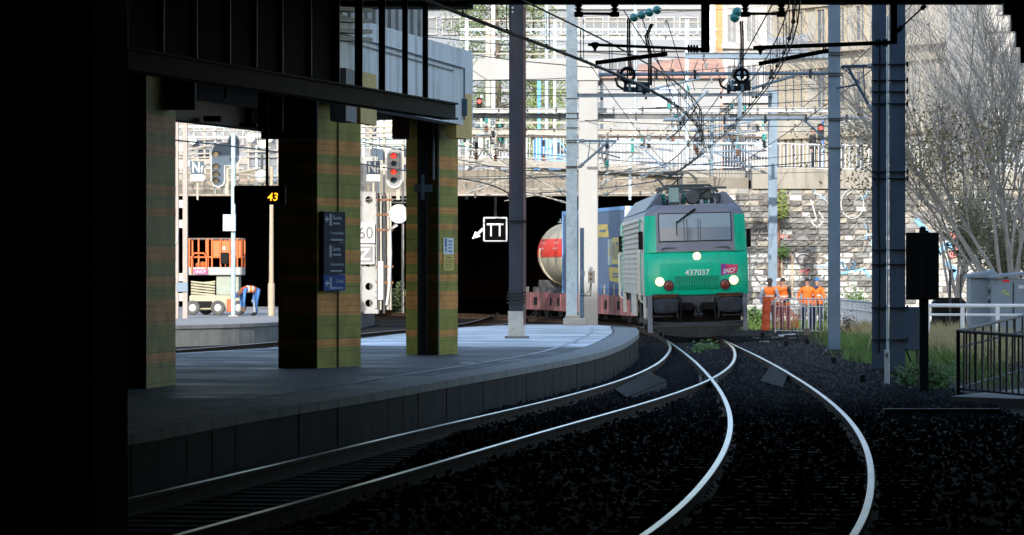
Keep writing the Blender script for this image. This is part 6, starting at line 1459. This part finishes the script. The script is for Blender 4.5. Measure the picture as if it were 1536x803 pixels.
# grey cabinets and mesh gate
cgrey = M('cabinet_grey',(.16,.20,.235),.5,var=.1,dirt=(.1,.11,.12),damt=.4)
d = 98
for lab,x0,x1,yt,dd in (('slim grey cabinet with small labels next to the mesh gate',1456,1489,411,.6),('wide grey cabinet with pitched roof and a red sticker',1489,1560,412,0)):
    t = thing('switch_cabinet', lab, 'cabinet', (PX((x0+x1)/2,d+dd),d+dd,0)); D=d+dd
    m = MB(); m.cbox(PX(x0,D),PX(x1,D),D,D+.9,0,PZ(yt+6,D),.015); m.build('housing', cgrey, t)
    m = MB(); z=PZ(yt+6,D)+.003; xa,xb=PX(x0,D)-.06,PX(x1,D)+.06; m.loft([[(xa,D-.08,z),(xb,D-.08,z+(.12 if dd==0 else .0)),(xb,D+1,z+(.12 if dd==0 else 0)),(xa,D+1,z)],[(xa,D-.08,z+.05),(xb,D-.08,z+.18),(xb,D+1,z+.2),(xa,D+1,z+.08)]],True,True); m.build('lid', cgrey, t)
    if dd==0:
        m = MB(); m.box(PX(1504,D),PX(1514,D),D-.006,D-.002,PZ(423.5,D),PZ(420,D)); m.build('sticker', M('sticker_red',(.6,.02,.03),.5), t)
        m = MB(); m.box(PX(1528,D),PX(1536,D),D-.006,D-.002,PZ(433,D),PZ(428,D)); m.build('sticker', white, t)
        m = MB(); m.box(PX(1519,D),PX(1521,D),D-.01,D-.002,.2,PZ(424,D)); m.build('door_seam', dsteel, t)
        m = MB(); [m.poly([P(1505+x,440+y,D-.006),P(1508+x,438+y,D-.006),P(1509+x,442+y,D-.006)]) for x,y in ((-3,-2),(1,1),(4,0),(0,-4),(6,3))]; m.build('leaf_sticker', M('leaf_paint',(.35,.45,.05),.6), t)
    else:
        for k in range(4): m = MB(); x=1482+(k%2)*7; y=428+(k//2)*17; m.box(PX(x,D),PX(x+3,D),D-.006,D-.002,PZ(y+2,D),PZ(y,D)); m.build('sticker', white, t)
        for y in (434,450): m = MB(); m.cbox(PX(1482,D),PX(1494,D),D-.1,D-.002,PZ(y+6,D),PZ(y,D),.01); m.build('handle_box', dsteel, t)
d=103; t = thing('mesh_gate','wire mesh gate panel beside the slim grey cabinet','gate',(PX(1448,d),d,0))
m = MB(); m.tube([(PX(1441,d),d,0),(PX(1441,d),d,PZ(412,d)),(PX(1456,d),d,PZ(412,d)),(PX(1456,d),d,0)],.025,6); m.build('gate_frame', dsteel, t)
m = MB()
for k in range(-14,16):
    x0,x1=PX(1441,d),PX(1456,d); z=k*.12+.6; m.bar((x0,d,max(0,z)),(x1,d,max(0,z+.26)),.006,.006); m.bar((x0,d,max(0,z+.26)),(x1,d,max(0,z)),.006,.006)
m.build('wire_mesh', dsteel, t)
m = MB(); d=105; m.tube([(PX(1425,d),d,0),(PX(1425,d),d,PZ(405,d))],.03,6); m.build('thin_post', dsteel, label='thin dark post in front of the blue graffiti', cat='post')
m = MB(); d=112; m.cbox(PX(1402,d),PX(1450,d),d,d+1.0,0,PZ(447,d),.12); m.build('rubber_bin', black, label='low black bin standing before the blue graffiti wall', cat='bin')

# bare tree: fan of grey stems with dry leaves
bark2 = M('grey_bark',(.27,.25,.225),.9,var=.25,scale=5); dry = M('dry_leaf',(.17,.14,.06),.8,var=.5,scale=3); green_l = M('weed_leaf',(.075,.14,.035),.75,var=.5,scale=2)
def bare_tree(lab, base, stems, seed, lean, hmin, leafz, grp, nleaf=3):
    rnd = random.Random(seed); t = thing('bare_tree', lab, 'tree', base, grp); W=MB(); Lf=MB(); b=Vector(base)
    W.tube([b,b+Vector((.05,0,.5)),b+Vector((0,0,1.1))],[.24,.2,.17],8)
    def grow(p, dr, L, r, lev):
        n=4; pts=[p]; rs=[r]; q=p; dd=dr
        for i in range(n):
            dd=(dd+Vector((rnd.gauss(0,.10),rnd.gauss(0,.10),.05 if lev<2 else rnd.gauss(0,.06)))).normalized(); q=q+dd*L/n; pts.append(q); rs.append(r*(1-(i+1)/n*.55))
            if lev<3 and i>=1-(lev>0):
                for _ in range(2 if lev<3 else 1):
                    if rnd.random()<.9:
                        a=dd.orthogonal().normalized(); a=Quaternion(dd,rnd.uniform(0,6.28))@a
                        grow(q,(dd+a*rnd.uniform(.3,.8)+Vector((0,0,.12))).normalized(),L*rnd.uniform(.45,.75),rs[-1]*.62,lev+1)
        W.tube(pts,[max(x,.0045) for x in rs],5 if lev<2 else 3,cap=False)
        if lev>=2 and p.z<leafz:
            for _ in range(nleaf):
                if rnd.random()<(1.15-(p.z-1.5)/(leafz)): 
                    c=pts[-1]+Vector((rnd.gauss(0,.12),rnd.gauss(0,.12),rnd.gauss(0,.1))); u=Vector((rnd.uniform(-1,1),rnd.uniform(-1,1),rnd.uniform(-1,.3))).normalized()*.065; v=u.orthogonal().normalized()*.035; Lf.add([c-u,c+v,c+u,c-v],[(0,1,2,3)])
    for k in range(stems):
        a=rnd.uniform(-1,1); dr=Vector((lean+a*.42,rnd.uniform(-.35,.35),1)).normalized(); grow(b+Vector((rnd.uniform(-.12,.12),rnd.uniform(-.1,.1),rnd.uniform(.8,1.1))),dr,rnd.uniform(hmin,hmin+1.6),rnd.uniform(.035,.065),0)
    W.build('trunk',bark2,t); 
    if Lf.v: Lf.build('crown',dry,t)
bare_tree('large bare tree with grey stems and few dry leaves above the grey cabinets',(PX(1524,104),104.5,0.0),11,21,-.32,4.4,5.2,'bare trees',7)
bare_tree('bare young tree with dense fine twigs behind the black board',(PX(1478,116),116,0),4,31,-.16,4.6,6.2,'bare trees',3)
bare_tree('bare shrubby tree with thin grey twigs in front of the graffiti wall',(PX(1432,125),125,0),7,5,-.1,4.0,5.5,'bare trees',2)

# weeds and grass
def tuft_field(name, lab, spots, mt, n, hmin, hmax, seed, wid=.012):
    rnd=random.Random(seed); m=MB()
    for _ in range(n):
        (x,y,rx,ry,hs)=rnd.choice(spots); px_=x+rnd.gauss(0,rx); py=y+rnd.gauss(0,ry); h=rnd.uniform(hmin,hmax)*hs; a=rnd.uniform(0,6.28); lx,ly=rnd.gauss(0,.3)*h,rnd.gauss(0,.3)*h; ca,sa=math.cos(a)*wid,math.sin(a)*wid
        m.add([(px_-ca,py-sa,0),(px_+ca,py+sa,0),(px_+lx*.5+ca*.7,py+ly*.5+sa*.7,h*.6),(px_+lx,py+ly,h)],[(0,1,2),(0,2,3)])
    return m.build(name,mt,label=lab,cat='grass',kind='stuff')
G=lambda px_,d: (PX(px_,d),d)
def sp(lst): return [(*G(p,d),rx,ry,h) for p,d,rx,ry,h in lst]
tuft_field('grass','green grass growing between the masts and railings',sp([(1282,102,.28,2.5,1.2),(1300,98,.25,3,1.3),(1290,108,.5,3,.9),(1300,88,.2,2,.8),(1275,118,.6,4,.8),(1140,140,1.2,3,.9),(1215,137,1.5,3,.8),(1290,142,2,4,.9),(1370,90,.4,4,1.1),(1410,85,.4,5,1.2),(1425,78,.35,4,1.0),(1345,92,.3,5,1)]),M('grass_green',(.085,.14,.03),.8,var=.5,scale=1.5),9000,.12,.42,8)
tuft_field('dry_grass','tall dry straw coloured grass in front of the white fence',sp([(1400,98,.45,4,1),(1440,98,.6,4,1.1),(1480,96,.6,4,1),(1300,112,.4,3,.9),(1420,92,.5,4,1)]),M('grass_straw',(.30,.25,.13),.85,var=.3,scale=1.5),7000,.25,.75,9,.009)
def bush(lab, c, rx, rz, n, mt, seed, ls=.07):
    rnd=random.Random(seed); t=thing('weed_bush',lab,'bush',(c[0],c[1],c[2]),'weeds beside the track'); st=MB(); lf=MB()
    for k in range(max(4,n//40)):
        a=rnd.uniform(0,6.28); tip=Vector((c[0]+rx*.8*math.cos(a)*rnd.random(),c[1]+rx*.8*math.sin(a),c[2]+rz*rnd.uniform(.5,1))); st.tube([c,(Vector(c)+tip)/2+Vector((0,0,.1)),tip],[.012,.009,.005],4)
        for _ in range(40):
            p=Vector(c).lerp(tip,rnd.uniform(.2,1))+Vector((rnd.gauss(0,max(.09,rx*.25)),rnd.gauss(0,max(.09,rx*.25)),rnd.gauss(0,max(.07,rx*.15)))); u=Vector((rnd.uniform(-1,1),rnd.uniform(-1,1),rnd.uniform(-.6,.6))).normalized()*ls; v=u.orthogonal().normalized()*ls*.5; lf.add([p-u,p+v,p+u,p-v],[(0,1,2,3)])
    st.build('stem',bark2,t); lf.build('foliage',mt,t)
for i,(lab,px_,d,z,rx,rz,n,mt,ls) in enumerate([
    ('bright green weed at the foot of the black board',1402,68,0,.45,.5,900,green_l,.05),('dark green weed left of the black board post',1368,70,0,.35,.35,400,green_l,.05),('leafy green shrub behind the curved railing',1285,140,0,.7,1.5,700,green_l,.08),
    ('low green shrub behind the mast in the ballast',1240,139,0,.6,1.2,500,green_l,.08),('brown dried shrub at the mast foot by the railing',1271,112,0,.18,.9,260,M('brown_leaf',(.13,.085,.045),.85,var=.3),.05),
    ('hanging green plant growing from the top of the stone wall',1173,154.6,3.9,.34,1.2,800,M('wall_plant',(.18,.22,.06),.8,var=.4),.07),('small red and green plant rooted in the stone wall',1175,154.6,2.5,.25,.45,240,green_l,.06),
    ('small green weed between the rails under the locomotive',1068,101,.05,.3,.14,120,green_l,.04),('tiny green weed between the rails beside the frog',1048,96,.03,.2,.2,120,green_l,.05),('sunlit shrub on the far platform beyond the tiled pillars',600,141,.5,.5,1.1,600,M('shrub_olive',(.13,.15,.05),.8,var=.5),.07),
    ('tall olive brown shrub filling the gap behind the grey cabinets',1512,111,.8,1.3,3.4,5200,M('olive_leaf',(.10,.10,.045),.85,var=.5,scale=2),.06),('dry olive shrub beside the mesh gate in front of the graffiti',1455,114,2.2,1.2,2.4,2400,M('olive_leaf',(.10,.10,.045),.85),.06),
    ('weedy green shrub growing behind the orange mesh roll',1138,139,0,.6,.7,500,green_l,.08)]):
    bush(lab,(PX(px_,d),d,z),rx,rz,n,mt,40+i,ls)

# orange mesh roll and netting
orm = M('mesh_orange',(.55,.085,.025),.7,var=.12,scale=10); d=127.6
t = thing('mesh_roll','upright roll of orange safety mesh by the railing','mesh roll',(PX(1148,d),d,0)); prof=[]
for k in range(24): prof.append((.135+(.006 if k%2 else 0)+.008*math.sin(k),.03+k*.047))
m=MB(); m.lathe(prof,(PX(1148,d),d,.06),'z',14)
for i,v in enumerate(m.v): v.x += (v.z-.06)*.05
m.build('roll',orm,t)
t = thing('safety_netting','loose orange safety netting draped over the railing','netting',(PX(1178,127.4),127.4,0)); m=MB(); nx,nz=15,9; g_={}
for i in range(nx+1):
    for k in range(nz+1):
        u,v=i/nx,k/nz; x=PX(1162,127.4)+(u*.78); z=.15+v*(.86-.45*u*u)+.04*math.sin(u*9+v*4); y=127.4+.08*math.sin(u*7+v*3); g_[i,k]=Vector((x,y,z))
for i in range(nx+1):
    for k in range(nz+1):
        if i<nx and k<nz: m.bar(g_[i,k],g_[i+1,k+1],.009,.008,(0,1,0))
        if i<nx and k>0: m.bar(g_[i,k],g_[i+1,k-1],.009,.008,(0,1,0))
m.build('net',orm,t)
m=MB(); d=125; m.sphere((PX(1287,d),d,.25),.2,12,8,(1.1,.8,.8)); m.build('red_bag',M('red_plastic',(.5,.03,.03),.5,var=.2),label='red plastic bag on the ground behind the curved railing',cat='bag',smooth=True)
# black marker stubs, white pipes, box on legs
for px_,y in ((1210,520),(1250.5,549),(1294.5,578),(1144,509),(1179,523)):
    d=DG(y,0); m=MB(); x=PX(px_,d); m.lathe([(.055,0),(.055,.19),(.03,.2)],(x,d,-.01),'z',12); m.build('track_stub',black,label='short black marker stub standing in the ballast beside the track',cat='stub',group='black stubs in the ballast')
d=118; t=thing('white_pipe','bent white pipe lying on dark concrete blocks in the ballast','pipe',(PX(1178,d),d,0))
m=MB(); m.tube([P(1165,506,d),P(1167,512,d),P(1178,514,d)],.05,8); m.tube([P(1168,505,d),P(1192,503,d),P(1193,511,d)],.055,8); m.build('pipe',M('pipe_white',(.5,.53,.55),.6,var=.1),t,smooth=True)
m=MB(); m.cbox(PX(1168,d),PX(1190,d),d+.1,d+.5,0,.16,.02); m.cbox(PX(1175,d),PX(1203,d),d-.6,d-.35,0,.12,.02); m.build('block',conc_d,t)
d=113; t=thing('junction_box','small brown junction box on legs with hanging cables in the ballast','box',(PX(1210,d),d,0))
m=MB(); m.cbox(PX(1205,d),PX(1215.5,d),d,d+.15,PZ(503,d),PZ(493,d),.01); m.build('box',M('box_brown',(.2,.165,.13),.7,var=.2),t)
for x in (1206,1210,1214): m=MB(); m.tube([P(x,503,d),P(x+(x-1210)*.4,514,d)+Vector((0,0,-.05))],.018,5); m.build('leg' if x!=1210 else 'cable',dsteel,t)
rn=random.Random(9)
for i in range(16):
    px_=rn.uniform(1130,1300); d=rn.uniform(104,123); s_=rn.uniform(.08,.2); x=PX(px_,d)
    m=MB(); m.cbox(x-s_,x+s_,d-s_*.7,d+s_*.7,-.02,s_*.45,.03)
    for v in m.v: v.x+=rn.uniform(-.03,.03); v.z+=rn.uniform(-.015,.015)
    m.build('rubble_block',rn.choice([conc,coping,conc_e]),label='loose broken concrete block lying in the ballast before the workers',cat='rubble',group='rubble blocks before the workers')
# low ribbed black deflector plates between the rails
for lab, qd in (('low black ribbed plate between the rails of the left hand track', [(922,582),(938,594),(1000,578),(972,564)]), ('low black ribbed plate beside the rail of the right hand track', [(1140,570),(1174,580),(1184,562),(1160,550)])):
    c = [Vector((PX(x,DG(y,.09)),DG(y,.09),0)) for x,y in qd]; t = thing('ribbed_plate', lab, 'plate', (c[0].x,c[0].y,.0)); hs = [.03,.03,.13,.13]
    m = MB(); m.loft([[p+Vector((0,0,.0)) for p in c],[p+Vector((0,0,h)) for p,h in zip(c,hs)]],True,True); m.build('plate_body', M('plate_black',(.018,.017,.016),.9,var=.25), t)
    n = 10
    for k in range(n):
        f = (k+.5)/n; p0 = c[0].lerp(c[1],f)+Vector((0,0,.045)); p1 = c[3].lerp(c[2],f)+Vector((0,0,.145)); m = MB(); m.bar(p0,p1,.035,.06,(0,0,1)); m.build('rib', black, t)
ballast('ballast', 60000, ok, [ballm], 5)
def reg_r(rnd): 
    d=rnd.uniform(58,126); return PX(rnd.triangular(1040,1345,1250),d), d
ballast('ballast', 14000, reg_r, [ball2], 6, .02, .05)
